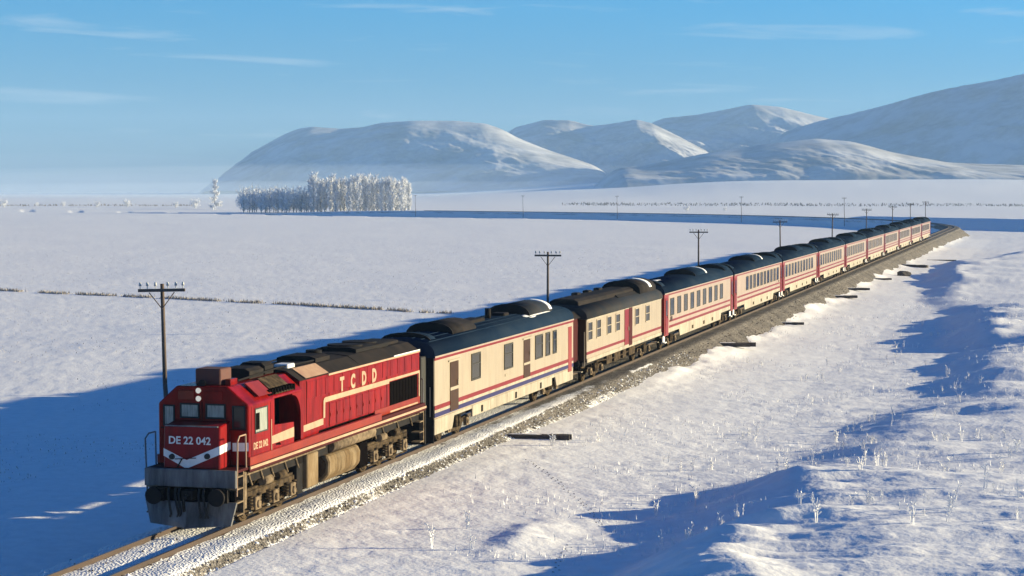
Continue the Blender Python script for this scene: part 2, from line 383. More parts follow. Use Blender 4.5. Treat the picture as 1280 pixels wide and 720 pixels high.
# ------------------------------------------------------------------ ground sheet
def build_ground():
    f = 2520.85
    d_in = np.arange(-16.6, 16.6001, 0.05)
    d_r = np.concatenate([np.arange(16.75, 22, .2), np.arange(22.5, 40, 0.8), np.arange(42, 180, 6)])
    ang = np.radians(np.concatenate([-d_r[::-1], d_in, d_r, [180.0]]))
    ang = ang[:-1]
    rings = [4, 8, 14, 20, 26, 32, 36, 40, 42.5]
    px = np.arange(640, 14.0, -0.9)
    rr = f * 10.9 / px
    rings = np.concatenate([np.array(rings), rr[rr > 44], f * 10.9 / np.array([13, 12, 11, 10, 9, 8, 7, 6, 5, 4.4])])
    A, RR = np.meshgrid(ang, rings)
    x = np.sin(A) * RR; y = np.cos(A) * RR
    z = ground_z(x.ravel(), y.ravel())
    nv = x.size; nr, na = x.shape
    co = np.empty((nv + 1, 3)); co[:nv, 0] = x.ravel(); co[:nv, 1] = y.ravel(); co[:nv, 2] = z
    co[nv] = (0, 0, -1.9)
    idx = np.arange(nv).reshape(nr, na)
    nxt = np.roll(idx, -1, axis=1)
    q = np.stack([idx[:-1], nxt[:-1], nxt[1:], idx[1:]], -1).reshape(-1, 4)[:, ::-1]
    tri = np.stack([idx[0], np.full(na, nv), nxt[0]], -1)[:, ::-1]
    me = bpy.data.meshes.new('snow_field')
    me.vertices.add(nv + 1); me.vertices.foreach_set('co', co.ravel())
    nl = q.size + tri.size
    me.loops.add(nl); me.loops.foreach_set('vertex_index', np.concatenate([q.ravel(), tri.ravel()]).astype(np.int32))
    npoly = len(q) + len(tri)
    me.polygons.add(npoly)
    st = np.concatenate([np.arange(len(q)) * 4, len(q) * 4 + np.arange(len(tri)) * 3]).astype(np.int32)
    me.polygons.foreach_set('loop_start', st)
    me.polygons.foreach_set('use_smooth', np.ones(npoly, bool))
    me.update(); me.validate()
    if me.polygons[0].normal.z < 0: me.flip_normals()
    me.materials.append(M['snow'])
    o = bpy.data.objects.new('snow_field', me); COL.objects.link(o)
    return tag(o, 'wide snow covered plain on both sides of the railway', kind='structure')
build_ground()

# ------------------------------------------------------------------ track bed and rails
def build_bed():
    ss = np.concatenate([np.arange(-30, 60, 0.22), np.arange(60, 160, 0.5), np.arange(160, 480, 1.5), np.arange(480, 1010, 4)])
    tt = np.array([-6.5, -4.6, -3.4, -2.7, -2.35, -2.05, -1.8, -1.5, -1.2, -.95, -.6, -.3, 0, .3, .6, .95, 1.15, 1.4, 1.65, 1.85, 1.98, 2.12, 2.3, 2.5, 2.75, 3.05, 3.4, 3.9, 4.6])
    zz = np.array([-3.2, -2.4, -1.55, -.95, -.62, -.38, -.25, -.20, -.17, -.15, -.125, -.11, -.105, -.11, -.125, -.15, -.14, -.12, -.12, -.14, -.22, -.34, -.42, -.52, -.68, -.88, -1.1, -1.5, -2.0])
    sn = np.array([1, 1, .95, .75, .7, .8, .85, .8, .6, .5, .7, .85, .9, .85, .7, .5, .7, .95, .98, .8, .15, .15, .45, .6, .7, .8, .8, .9, 1])
    vs = []; snow = []
    S, T = np.meshgrid(ss, tt, indexing='ij')
    wear = np.interp(S, [-30, 12, 32, 50, 72, 300, 430], [-.15, -.15, .05, .6, 1.1, 1.05, 1.05])
    wear = np.where(S > 430, np.interp(S, [430, 520], [1.05, .1]), wear)
    wear = wear * (T < np.where(S > 60, 3.0, 2.8) + 1.7 * fbm(S / 7, S * 0 + 3.1, 4, 5)) * (T > -2.5)
    SN = sn[None, :] - wear * 1.25 + 0.25 * fbm(S / 1.3, T / 0.6, 3, 8)
    SN = np.where((S > 40) & (S < 460) & (T > 2.0), np.minimum(SN, np.interp(S, [40, 62], [.6, .12])), SN)
    deep = np.interp(S, [0, 300, 420, 520], [1, 1.1, 1.35, 1.5])
    fade = 1.0 / (1 + np.maximum(S - 120, 0) / 200)
    Z = np.where(np.abs(T) > 2, (zz[None, :] + .2) * deep - .2, zz[None, :]) + fade * 0.05 * fbm(S / 0.7, T / 0.5, 3, 61) * (np.abs(T) > 1.0) + 0.02 * fade * fbm(S / .5, T / .4, 2, 66)
    # far side of the bend, the embankment runs down to the plain on both sides
    for i, s in enumerate(ss):
        p, n = track_frame(s)
        k = 1.0
        for j in range(len(tt)):
            t = tt[j]
            if s > 430 and t > 2: t = 2 + (t - 2) * (1 + 0.9 * min(1, (s - 430) / 60))
            zd = -2.6 * max(0, (s - 880) / 125) ** 1.5
            vs.append((p.x + n.x * t, p.y + n.y * t, zd + Z[i, j] if not (s > 430 and tt[j] > 2) else zd + Z[i, j] * (1 + 0.5 * min(1, (s - 430) / 60))))
    nt_ = len(tt)
    fs = []
    for i in range(len(ss) - 1):
        for j in range(nt_ - 1):
            a = i * nt_ + j
            fs.append((a, a + 1, a + nt_ + 1, a + nt_))
    me = bpy.data.meshes.new('track_bed'); me.from_pydata(vs, [], fs)
    me.polygons.foreach_set('use_smooth', [True] * len(fs))
    if me.polygons[0].normal.z < 0: me.flip_normals()
    at = me.attributes.new('snow', 'FLOAT', 'POINT'); at.data.foreach_set('value', SN.ravel().astype(np.float32))
    me.materials.append(M['bed'])
    o = bpy.data.objects.new('track_bed', me); COL.objects.link(o)
    tag(o, 'ballasted railway embankment partly covered with snow', kind='structure')
build_bed()
def road_bank():
    A = Vector((95.0, 695.0, 0)); d = Vector((0.476, -0.879, 0)); n = Vector((0.879, 0.476, 0))
    prof = [(-11, -3.2), (-8.2, -2.3), (-3.2, .35), (-2.4, .55), (2.4, .55), (3.4, .3), (9, -2.4), (12, -3.4)]
    vs = []; fs = []; m = len(prof); L_ = np.arange(0, 420, 2.5)
    for i, a in enumerate(L_):
        k = min(1.0, a / 45.0, (420 - a) / 60.0); p = A + d * float(a)
        for q, (t, z) in enumerate(prof):
            w = .35 * float(fbm(np.array([a / 6.0]), np.array([t * .5]), 3, 88)[0])
            c = p + n * (t + w); vs.append((c.x, c.y, -3.2 + (z + 3.2) * k + w * .5))
    for i in range(len(L_) - 1):
        for q in range(m - 1):
            a = i * m + q; fs.append((a, a + 1, a + m + 1, a + m))
    me = bpy.data.meshes.new('road_embankment'); me.from_pydata(vs, [], fs); me.polygons.foreach_set('use_smooth', [True] * len(fs)); me.materials.append(M['snow'])
    o = bpy.data.objects.new('road_embankment', me); COL.objects.link(o)
    tag(o, 'snow covered bank crossing the plain beyond the bend', kind='structure')
road_bank()
def build_rail(t0):
    prof = [(-.065, -.17), (.065, -.17), (.065, -.15), (.012, -.135), (.012, -.045), (.036, -.035), (.036, 0), (-.036, 0), (-.036, -.035), (-.012, -.045), (-.012, -.135), (-.065, -.15)]
    ss = list(np.arange(-30, 440, 10)) + list(np.arange(440, S_E, 7)) + list(np.arange(S_E, 880, 12))
    vs = []; n = len(prof); fs = []
    for s in ss:
        p, q = track_frame(s)
        vs += [(p.x + q.x * (t0 + a), p.y + q.y * (t0 + a), z) for a, z in prof]
    mi = []
    for i in range(len(ss) - 1):
        for k in range(n):
            a = i * n + k; b = i * n + (k + 1) % n
            fs.append((a, b, b + n, a + n)); mi.append(1 if k == 6 else 0)
    me = bpy.data.meshes.new('rail'); me.from_pydata(vs, [], fs)
    me.materials.append(M['rail']); me.materials.append(M['rail_top'])
    me.polygons.foreach_set('material_index', mi)
    bm = bmesh.new(); bm.from_mesh(me); bmesh.ops.recalc_face_normals(bm, faces=bm.faces); bm.to_mesh(me); bm.free()
    o = bpy.data.objects.new('rail', me); COL.objects.link(o)
    tag(o, kind='structure')
build_rail(-0.75); build_rail(0.75)

# ------------------------------------------------------------------ running gear
def wheel_part(parent, x, y, r):
    sgn = 1 if x > 0 else -1
    m = MB().cyl((x - sgn * .07, y, r), (x + sgn * .065, y, r), r, r, 20)
    m.cyl((x - sgn * .10, y, r), (x - sgn * .07, y, r), r + .03, r + .03, 20)
    m.cyl((x + sgn * .065, y, r), (x + sgn * .085, y, r), r * .86, r * .80, 20)
    m.cyl((x + sgn * .085, y, r), (x + sgn * .19, y, r), r * .3, r * .26, 12)
    m.build('wheel', M['grime'], parent)
def loco_bogie(parent, ys):
    b = MB()
    y0, y1 = ys[0] - .75, ys[-1] + .75
    for sx in (-1, 1):
        b.box(min(sx * .95, sx * 1.12), max(sx * .95, sx * 1.12), y0 + .1, y1 - .1, .72, .92)
        b.box(min(sx * .97, sx * 1.08), max(sx * .97, sx * 1.08), y0, y1, .92, 1.0)
    b.box(-.95, .95, y0 + .2, y0 + .45, .6, .95); b.box(-.95, .95, y1 - .45, y1 - .2, .6, .95)
    bg = b.build('bogie', M['grime'], parent)
    for y in ys:
        for x in (-.75, .75): wheel_part(bg, x, y, .51)
        cylo('axle', M['black'], bg, (-.7, y, .51), (.7, y, .51), .08, 8)
        for sx in (-1, 1):
            x0, x1 = sorted((sx * 1.10, sx * 1.27))
            ab = MB().box(x0, x1, y - .20, y + .20, .36, .74)
            ab.cyl((sx * 1.26, y, .53), (sx * 1.33, y, .53), .13, .10, 10)
            ab.build('axle_box', M['cream_iron'], bg, 0.02)
            for dy in (-.33, .33):
                sp = MB()
                for k in range(4): sp.cyl((sx * 1.14, y + dy, .47 + k * .09), (sx * 1.14, y + dy, .52 + k * .09), .10, .10, 8)
                sp.box(min(sx * 1.05, sx * 1.22), max(sx * 1.05, sx * 1.22), y + dy - .11, y + dy + .11, .40, .46)
                sp.build('spring', M['grime'], bg)
    for sx in (-1, 1):
        for i, y in enumerate(ys):
            br = MB().box(min(sx * 1.0, sx * 1.1), max(sx * 1.0, sx * 1.1), y + .55, y + .66, .22, .8)
            br.build('brake_hanger', M['cream_iron'], bg)
        MB().tube([(sx * 1.17, y0 + .1, .28), (sx * 1.17, y1 - .3, .28)], .03).build('brake_rod', M['grime'], bg)
        MB().cyl((sx * 1.17, ys[0] + .55, 1.1), (sx * 1.17, ys[0] + 1.15, 1.1), .13, .13, 12).build('brake_cylinder', M['cream_iron'], bg)
        MB().cyl((sx * 1.17, ys[-1] - 1.15, 1.1), (sx * 1.17, ys[-1] - .55, 1.1), .13, .13, 12).build('brake_cylinder', M['grime'], bg)
    return bg
def coach_bogie(parent, yc):
    b = MB()
    for sx in (-1, 1):
        pr = [(yc - 1.75, .62), (yc - 1.6, .72), (yc - .7, .66), (yc - .55, .42), (yc + .55, .42), (yc + .7, .66), (yc + 1.6, .72), (yc + 1.75, .62), (yc + 1.7, .5), (yc + .9, .5), (yc + .7, .28), (yc - .7, .28), (yc - .9, .5), (yc - 1.7, .5)]
        b.prism(pr, sx * 1.0, sx * 1.12, 'x')
    b.box(-1.0, 1.0, yc - .25, yc + .25, .4, .8)
    bg = b.build('bogie', M['grime'], parent)
    for dy in (-1.25, 1.25):
        for x in (-.75, .75): wheel_part(bg, x, yc + dy, .46)
        for sx in (-1, 1):
            x0, x1 = sorted((sx * 1.10, sx * 1.24))
            MB().box(x0, x1, yc + dy - .16, yc + dy + .16, .34, .66).cyl((sx * 1.2, yc + dy, .48), (sx * 1.28, yc + dy, .48), .1, .08, 8).build('axle_box', M['cream_iron'], bg)
    for sx in (-1, 1):
        for dy in (-.2, .2): MB().cyl((sx * 1.14, yc + dy, .42), (sx * 1.14, yc + dy, .85), .12, .12, 8).build('spring', M['grime'], bg)
    return bg
def buffers(parent, y, dirn, zc=1.05, m='black'):
    for x in (-.875, .875):
        MB().cyl((x, y, zc), (x, y + dirn * .38, zc), .12, .11, 12).cyl((x, y + dirn * .38, zc), (x, y + dirn * .45, zc), .24, .24, 18).build('buffer', M[m], parent)

def glazed(parent, side, a0, a1, z0, z1, x, frame_m, pane_m, proud=.03, fw=.055, mid=None, name='window'):
    """a window on the plane x = const (side +1/-1), from a0 to a1 along the vehicle"""
    s = side
    def bx(mb, d0, d1, y0, y1, za, zb):
        p, q = sorted((x + s * d0, x + s * d1)); mb.box(p, q, y0, y1, za, zb)
    fr = MB()
    bx(fr, -.01, proud, a0, a0 + fw, z0, z1); bx(fr, -.01, proud, a1 - fw, a1, z0, z1)
    bx(fr, -.01, proud, a0 + fw, a1 - fw, z0, z0 + fw); bx(fr, -.01, proud, a0 + fw, a1 - fw, z1 - fw, z1)
    if mid: bx(fr, -.01, proud - .004, a0 + fw, a1 - fw, mid - .02, mid + .02)
    w = fr.build(name, M[frame_m], parent)
    pa = MB(); bx(pa, -.01, .008, a0 + fw, a1 - fw, z0 + fw, z1 - fw)
    pa.build('pane', M[pane_m], w)
    return w

# ------------------------------------------------------------------ locomotive
def build_loco():
    L = empty('locomotive', tw(0, 0, 0), -TH)
    tag(L, 'red diesel locomotive with cream stripes and grey snow plough leading the train', 'locomotive')
    # --- front end: plate, plough, buffers
    MB().box(-1.38, 1.38, 0.0, 0.12, 1.24, 1.74).build('end_plate', M['plough'], L, .015)
    MB().box(-1.30, 1.30, 0.14, 0.3, .78, 1.24).build('buffer_beam', M['void'], L)
    pl = MB()
    prof = [(-1.40, .0), (0, -.42), (1.40, 0.0), (1.40, .06), (0, -.36), (-1.40, .06)]
    pl.add([(-1.38, .06, .84), (0, -.16, .84), (1.38, .06, .84), (1.22, .02, .18), (0, -.34, .14), (-1.22, .02, .18),
            (-1.38, .16, .84), (0, -.06, .84), (1.38, .16, .84), (1.22, .12, .18), (0, -.24, .14), (-1.22, .12, .18)],
           [(0, 1, 4, 5), (1, 2, 3, 4), (6, 11, 10, 7), (7, 10, 9, 8), (0, 6, 7, 1), (1, 7, 8, 2), (2, 8, 9, 3), (3, 9, 10, 4), (4, 10, 11, 5), (5, 11, 6, 0)])
    pl.build('snow_plough', M['plough'], L)
    for x in (-.95, .95):
        b = MB().box(x - .2, x + .2, -.05, .14, .83, 1.2)
        b.cyl((x, -.05, 1.02), (x, -.32, 1.02), .15, .13, 12)
        b.cyl((x, -.32, 1.02), (x, -.38, 1.02), .25, .24, 18)
        b.build('buffer', M['black'], L)
    ck = MB().box(-.16, .16, -.2, .14, .9, 1.16); ck.cyl((0, -.2, 1.02), (0, -.45, 1.0), .06, .06, 8)
    ck.tube([(0, -.42, 1.0), (.02, -.46, .8), (0, -.38, .62), (-.03, -.34, .78)], .045)
    ck.build('coupler', M['black'], L)
    for x, w in ((-.62, .12), (-.42, .14), (-.3, .1), (.3, .1), (.44, .12), (.72, -.08)):
        MB().tube([(x, -.02, 1.2), (x + w * .3, -.16, 1.05), (x + w, -.25, .72), (x + w * 1.3, -.24, .52), (x + w * .9, -.2, .42)], .032).build('air_hose', M['rubber'], L)
    # narrow deck edge behind plate
    MB().box(-1.38, 1.38, .12, .95, 1.66, 1.735).build('front_deck', M['maroon'], L)
    # --- nose hood
    x0, x1 = -.86, .84
    nose = MB().prism([(.16, 1.735), (.98, 1.735), (.98, 3.02), (.20, 2.93)], x0, x1, 'x')
    n = nose.build('nose_hood', M['red_bright'], L, .03)
    def V(zc, dz):  # white chevron over the front face, following it 6 mm proud
        def yf(z): return .16 + (z - 1.735) / (2.93 - 1.735) * .04 - .006
        ptsT = [(-.86, 2.29), (-.16, 1.98), (.84, 2.40)]; ptsB = [(-.86, 2.08), (-.22, 1.76), (-.1, 1.76), (.84, 2.16)]
        poly = ptsT + ptsB[::-1]
        vs = [(x, yf(z), z) for x, z in poly]
        return MB().add(vs, [tuple(range(len(vs)))])
    V(0, 0).build('chevron', M['white'], n)
    MB().add([(x1 + .006, .17, 2.40), (x1 + .006, .99, 2.44), (x1 + .006, .99, 2.22), (x1 + .006, .165, 2.16)], [(0, 1, 2, 3)]).build('chevron', M['white'], n)
    MB().add([(x0 - .006, .17, 2.29), (x0 - .006, .99, 2.33), (x0 - .006, .99, 2.12), (x0 - .006, .165, 2.08)], [(0, 1, 2, 3)]).build('chevron', M['white'], n)
    for x, z in ((-.60, 2.06), (.47, 2.10)):
        MB().cyl((x, .18, z), (x, .10, z), .085, .075, 14).build('marker_lamp', M['rubber'], n)
    tx = text('running_number', 'DE 22 042', .30, M['white'], n, (-.07, .172, 2.52), (1, 0, 0), (0, .03, 1), .004, 1.0, .006)
    MB().box(x0 + .05, x1 - .05, .14, .19, 2.92, 2.955).build('nose_trim', M['plough'], n)
    # --- cab
    cabp = [(-1.37, 1.75), (1.39, 1.75), (1.39, 3.48), (.76, 3.99), (-.80, 3.99), (-1.37, 3.48)]
    cab = MB().prism(cabp, .95, 2.95, 'y').build('cab', M['red'], L, .03)
    def front_win(xa, xb, za, zb, pm='blind'):
        fr = MB()
        for a in ((xa, xa + .045, za, zb), (xb - .045, xb, za, zb), (xa + .045, xb - .045, za, za + .045), (xa + .045, xb - .045, zb - .045, zb)):
            fr.box(a[0], a[1], .92, .955, a[2], a[3])
        w = fr.build('windscreen', M['rubber'], cab)
        MB().box(xa + .045, xb - .045, .943, .955, za + .045, zb - .045).build('pane', M[pm], w)
    front_win(-.70, -.10, 3.07, 3.50); front_win(.09, .70, 3.07, 3.50)
    front_win(-1.22, -.86, 2.84, 3.44)
    front_win(.90, 1.30, 2.80, 3.46, 'glass')
    MB().box(-1.30, 1.32, .935, .95, 2.76, 2.8).build('cab_trim', M['maroon'], cab)
    for z in (3.87, 3.64):
        MB().cyl((-.11, .96, z), (-.11, .88, z), .06, .08, 16).cyl((-.11, .879, z), (-.11, .875, z), .07, .07, 16).build('headlamp', M['lamp'], cab)
    MB().box(-.74, -.26, .91, .95, 3.60, 3.86).build('number_board', M['red_sill'], cab, .01)
    MB().box(.05, .62, .91, .95, 3.60, 3.86).build('number_board', M['red'], cab, .01)
    # white stripe and number along the cab front (right of the nose) and cab side
    MB().add([(.9, .944, 2.16), (1.39, .944, 2.18), (1.39, .944, 2.42), (.9, .944, 2.40)], [(0, 1, 2, 3)]).build('stripe', M['white'], cab)
    glazed(cab, 1, 1.42, 2.38, 2.62, 3.34, 1.39, 'rubber', 'blind', .02, .035)
    MB().box(1.385, 1.402, 1.48, 1.76, 2.72, 3.2).build('dark_pane_part', M['void'], cab)  # dark part at the front edge of the side window pane
    glazed(cab, -1, 1.42, 2.38, 2.62, 3.34, -1.37, 'rubber', 'blind', .03, .06)
    text('running_number', 'DE 22 042', .27, M['loco_cream'], cab, (1.394, 1.85, 2.26), (0, 1, 0), (0, 0, 1), .003, .95, .008)
    MB().box(1.388, 1.394, 1.62, 2.1, 1.93, 1.97).build('maker_plate', M['loco_cream'], cab)
    # roof box with horn
    rb = MB().box(-.36, .42, 1.25, 2.05, 3.99, 4.46).build('roof_box', M['copper'], L, .03)
    MB().cyl((-.05, 1.2, 4.06), (-.05, 1.0, 4.06), .05, .11, 12).build('horn', M['soot'], rb)
    MB().box(.5, .66, 1.4, 1.9, 3.99, 4.16).build('roof_hatch', M['red'], L)
    # --- corridor section behind the cab
    MB().box(-.55, .55, 2.95, 5.42, 1.75, 3.50).build('inner_bulkhead', M['void'], L)  # near-black colour paints the shade inside the corridor
    MB().prism([(-1.34, 3.46), (1.34, 3.46), (1.34, 3.52), (.78, 3.98), (-.78, 3.98), (-1.34, 3.52)], 2.95, 5.34, 'y').build('corridor_roof', M['red'], L, .015)
    gr = MB().box(1.02, 1.2, 2.98, 5.0, 3.54, 3.66).build('louvre', M['void'], L)
    lv = MB()
    for k in range(10): lv.box(1.08, 1.30, 2.75 + k * .22, 2.87 + k * .22, 3.56, 3.74)
    lv.build('louvre_slats', M['void'], gr)
    lp = MB().prism([(2.95, 1.76), (4.50, 1.76), (4.50, 2.62), (2.95, 2.70)], 1.30, 1.385, 'x').build('side_panel', M['red'], L)
    MB().add([(1.391, 2.70, 2.17), (1.391, 4.50, 2.17), (1.391, 4.50, 2.47), (1.391, 2.70, 2.40)], [(0, 1, 2, 3)]).build('stripe', M['loco_cream'], lp)
    MB().add([(1.391, 3.05, 2.10), (1.391, 3.45, 2.06), (1.391, 3.35, 2.15), (1.391, 3.02, 2.15)], [(0, 1, 2, 3)]).build('emblem', M['void'], lp)
    MB().prism([(2.95, 1.76), (5.34, 1.76), (5.34, 2.62), (2.95, 2.70)], -1.37, -1.30, 'x').build('side_panel', M['red'], L)
    # arch piece: rear of the opening with a rounded upper corner
    ar = [(5.18, 1.76), (5.42, 1.76), (5.42, 3.47), (4.46, 3.47)]
    for k in range(9):
        a = R(90 - k * 11.25); ar.append((4.52 + .66 * math.cos(a), 2.74 + .68 * math.sin(a)))
    MB().prism(ar, 1.24, 1.345, 'x').build('arch_panel', M['red'], L)
    MB().prism(ar, -1.34, -1.24, 'x').build('arch_panel', M['red'], L)
    # --- long hood
    HX = 1.22
    def hoodp(xs): return [(-xs, 2.05), (xs, 2.05), (xs, 3.74), (.78, 4.02), (-.78, 4.02), (-xs, 3.74)]
    hood = MB().prism(hoodp(HX), 5.42, 17.45, 'y').build('engine_hood', M['red'], L)
    MB().box(-1.05, 1.05, 5.42, 17.3, 1.76, 2.05).build('hood_base', M['void'], L)  # base coloured near-black to paint the shadow gap below the hood
    MB().prism([(1.05, 1.77), (1.24, 1.77), (1.24, 2.16), (1.05, 2.16)], 5.42, 7.0, 'y').build('hood_foot', M['red'], L)
    MB().prism([(1.05, 1.77), (1.245, 1.77), (1.245, 2.1), (1.05, 2.1)], 12.4, 17.45, 'y').build('hood_foot', M['red_sill'], L)
    # roof plating
    for (a, b, mm, hh) in ((5.42, 7.9, 'soot', 4.05), (7.92, 11.0, 'soot', 4.05), (11.02, 14.2, 'soot', 4.07), (14.22, 17.45, 'soot', 4.05)):
        MB().prism([(HX + .015, 3.75), (HX - .02, 3.78), (.78, hh), (.3, hh + .06), (-.3, hh + .06), (-.78, hh), (-HX + .02, 3.78), (-HX - .015, 3.75)], a, b, 'y').build('roof_panel', M[mm], L)
    MB().prism([(HX + .012, 3.79), (HX + .03, 3.80), (.80, 4.085), (.74, 4.085)], 5.9, 7.9, 'y').build('roof_flap', M['loco_cream'], L)
    MB().prism([(.6, 4.0), (1.20, 3.56), (1.32, 3.58), (.75, 4.03)], 3.2, 4.7, 'y').build('roof_flap', M['grime'], L)
    MB().prism([(.86, 3.985), (1.28, 3.64), (1.33, 3.64), (.90, 4.01)], 1.9, 2.9, 'y').build('roof_flap', M['red_sill'], L)
    MB().box(HX + .001, HX + .035, 7.9, 17.45, 3.70, 3.76).build('highlight_rail', M['loco_cream'], L)  # pale strip paints the highlight along the hood's top edge
    MB().box(HX + .001, HX + .03, 14.5, 17.45, 3.76, 3.80).build('highlight_rail', M['white'], L)  # whiter rear run of the painted edge highlight
    for (a, b, h, w, mm) in ((3.2, 4.3, .2, .5, 'soot'), (4.6, 5.3, .26, .42, 'black'), (8.3, 9.6, .16, .66, 'soot'), (12.0, 15.4, .16, .72, 'black'), (15.7, 16.9, .1, .6, 'soot')):
        MB().prism([(-w, 4.0), (w, 4.0), (w, 4.1 + h * .6), (w * .7, 4.1 + h), (-w * .7, 4.1 + h), (-w, 4.1 + h * .6)], a, b, 'y').build('roof_cowl', M[mm], L)
    MB().box(.15, .62, 6.0, 6.6, 4.05, 4.2).build('roof_vent', M['white'], L, .03)
    MB().cyl((.0, 9.9, 4.05), (.0, 9.9, 4.34), .28, .26, 16).build('exhaust_stack', M['black'], L)
    for y in (12.9, 14.4):
        MB().cyl((0, y, 4.2), (0, y, 4.3), .6, .6, 20).build('radiator_fan', M['black'], L)
    MB().tube([(.55, 2.2, 4.05), (.5, 5.4, 4.14), (.62, 8.2, 4.14)], .03).build('roof_conduit', M['black'], L)
    MB().tube([(-.6, 2.2, 4.05), (-.6, 8.0, 4.14), (-.62, 17.0, 4.14)], .03).build('roof_conduit', M['black'], L)
    # hood doors: each a proud panel with a handle
    def doors(y0, y1, n_, z0, z1, nm='hood_door'):
        w = (y1 - y0) / n_
        for k in range(n_):
            d = MB().box(HX, HX + .018, y0 + k * w + .02, y0 + (k + 1) * w - .02, z0, z1).build(nm, M['red'], L, .006)
            if nm == 'hood_door': MB().box(HX + .018, HX + .035, y0 + k * w + .07, y0 + k * w + .09, z0 + .28, z0 + .40).build('handle', M['red_sill'], d)
    doors(8.0, 13.7, 9, 2.10, 2.80)
    doors(6.0, 17.3, 14, 3.14, 3.66, 'filter_panel')
    # cream stripe: short foot, riser, long run to the rear frame
    st = MB()
    xx = HX + .024
    def strip(poly): st.add([(xx, y, z) for y, z in poly], [tuple(range(len(poly)))])
    strip([(5.44, 2.16), (7.42, 2.20), (7.42, 2.40), (5.44, 2.36)])
    strip([(7.42, 2.40), (7.58, 2.40), (7.60, 2.88), (7.62, 3.04), (7.52, 3.02), (7.44, 2.94)])
    strip([(7.62, 2.88), (13.95, 2.88), (13.95, 3.04), (7.62, 3.04)])
    strip([(13.95, 2.95), (17.43, 2.95), (17.43, 3.04), (13.95, 3.04)])
    strip([(17.33, 1.80), (17.43, 1.80), (17.43, 2.95), (17.33, 2.95)])
    st.build('stripe', M['loco_cream'], L)
    for ch, y in zip('TCDD', (9.15, 10.2, 11.3, 12.35)):
        text('letter', ch, .60, M['loco_cream'], L, (HX + .024, y, 3.29), (0, 1, 0), (0, 0, 1), .006, 1.0, .032)
    # rear grille: shade of the opening painted as a flat near-black sheet
    MB().box(HX - .02, HX + .008, 14.05, 17.2, 1.92, 2.92).build('radiator_shade_sheet', M['void'], L)
    rf = MB()
    for k in range(9): rf.box(HX + .0, HX + .02, 14.12 + k * .34, 14.16 + k * .34, 1.96, 2.88)
    rf.build('radiator_slats', M['void'], L)  # slats take the same painted dark as the opening
    MB().box(HX + .008, HX + .03, 14.05, 17.2, 1.86, 1.92).build('radiator_frame', M['loco_cream'], L)
    for y in (6.0, 8.0, 9.9, 11.8, 13.75):
        MB().box(HX, HX + .012, y - .012, y + .012, 2.06, 3.70).build('panel_seam', M['maroon'], L)
    for (y, z0_, z1_) in ((1.18, 1.78, 3.42), (2.62, 1.78, 3.42)):
        MB().box(1.388, 1.396, y - .01, y + .01, z0_, z1_).build('panel_seam', M['maroon'], cab)
    MB().box(1.388, 1.40, 2.66, 2.70, 2.0, 2.9).build('grab_rail', M['loco_cream'], cab)
    for x in (-.02,):
        MB().box(x - .01, x + .01, .935, .95, 2.96, 3.55).build('panel_seam', M['maroon'], cab)
    # --- walkway and sill
    sl = MB().box(-1.42, 1.42, .96, 17.6, 1.58, 1.76).build('walkway', M['maroon'], L)
    MB().box(1.30, 1.43, .96, 12.6, 1.762, 2.0).build('sill', M['red_sill'], L, .01)
    MB().box(1.30, 1.43, 12.62, 17.5, 1.762, 1.86).build('sill', M['maroon'], L, .01)
    MB().box(1.40, 1.445, .96, 17.6, 1.66, 1.735).build('sill_line', M['loco_cream'], L)
    MB().box(-1.43, -1.30, .96, 17.5, 1.762, 2.0).build('sill', M['red_sill'], L)
    MB().box(-1.2, 1.2, .3, 17.9, 1.22, 1.58).build('underframe', M['black'], L)
    # rear end
    MB().box(-1.38, 1.38, 17.6, 17.72, .32, 1.75).build('end_plate', M['black'], L)
    MB().box(-1.15, 1.05, 17.45, 17.85, 1.76, 3.7).build('hood_gap_blocker', M['maroon'], L)  # box added behind the hood to close a light gap
    buffers(L, 17.72, 1, 1.02)
    # --- tanks under the frame
    tk = [(1.38, .62), (1.40, 1.0), (1.30, 1.2), (-1.30, 1.2), (-1.40, 1.0), (-1.38, .62), (-1.15, .36), (-.7, .26), (.7, .26), (1.15, .36)]
    MB().prism(tk, 7.55, 10.5, 'y', False).build('fuel_tank', M['tan'], L, .05)
    MB().cyl((1.18, 8.0, 1.44), (1.18, 12.1, 1.44), .22, .22, 16).build('air_reservoir', M['cream_iron'], L)
    MB().cyl((-1.18, 8.0, 1.44), (-1.18, 12.1, 1.44), .22, .22, 16).build('air_reservoir', M['cream_iron'], L)
    MB().box(.8, 1.34, 5.75, 6.7, .42, 1.46).build('battery_box', M['tan'], L, .03)
    MB().box(-1.34, -.8, 5.75, 6.7, .42, 1.46).build('battery_box', M['tan'], L, .03)
    MB().box(.6, 1.2, 5.2, 5.7, .3, 1.5).build('sand_box', M['black'], L, .02)
    MB().cyl((.9, 6.8, .85), (.9, 7.5, .85), .4, .4, 14).build('compressor', M['void'], L)
    MB().box(.7, 1.3, 10.7, 11.5, .4, 1.2).build('equipment_box', M['void'], L, .02)
    MB().box(-.9, .9, 10.5, 12.0, .22, 1.2).build('underframe_light_blocker', M['void'], L)  # unseen box added to block light passing under the locomotive
    MB().box(-.8, .8, 5.2, 7.55, .22, 1.2).build('underframe_light_blocker', M['void'], L)  # second added box, blocks light ahead of the fuel tank
    loco_bogie(L, (1.95, 3.35, 4.75)); loco_bogie(L, (12.45, 14.05, 15.65))
    for y in (1.3, 2.2, 3.0, 4.1, 5.0, 12.3, 13.2, 14.8, 16.3):
        MB().tube([(1.22, y, 1.55), (1.24, y + .12, 1.3), (1.2, y + .35, 1.12)], .028).build('brake_pipe', M['cream_iron'], L)
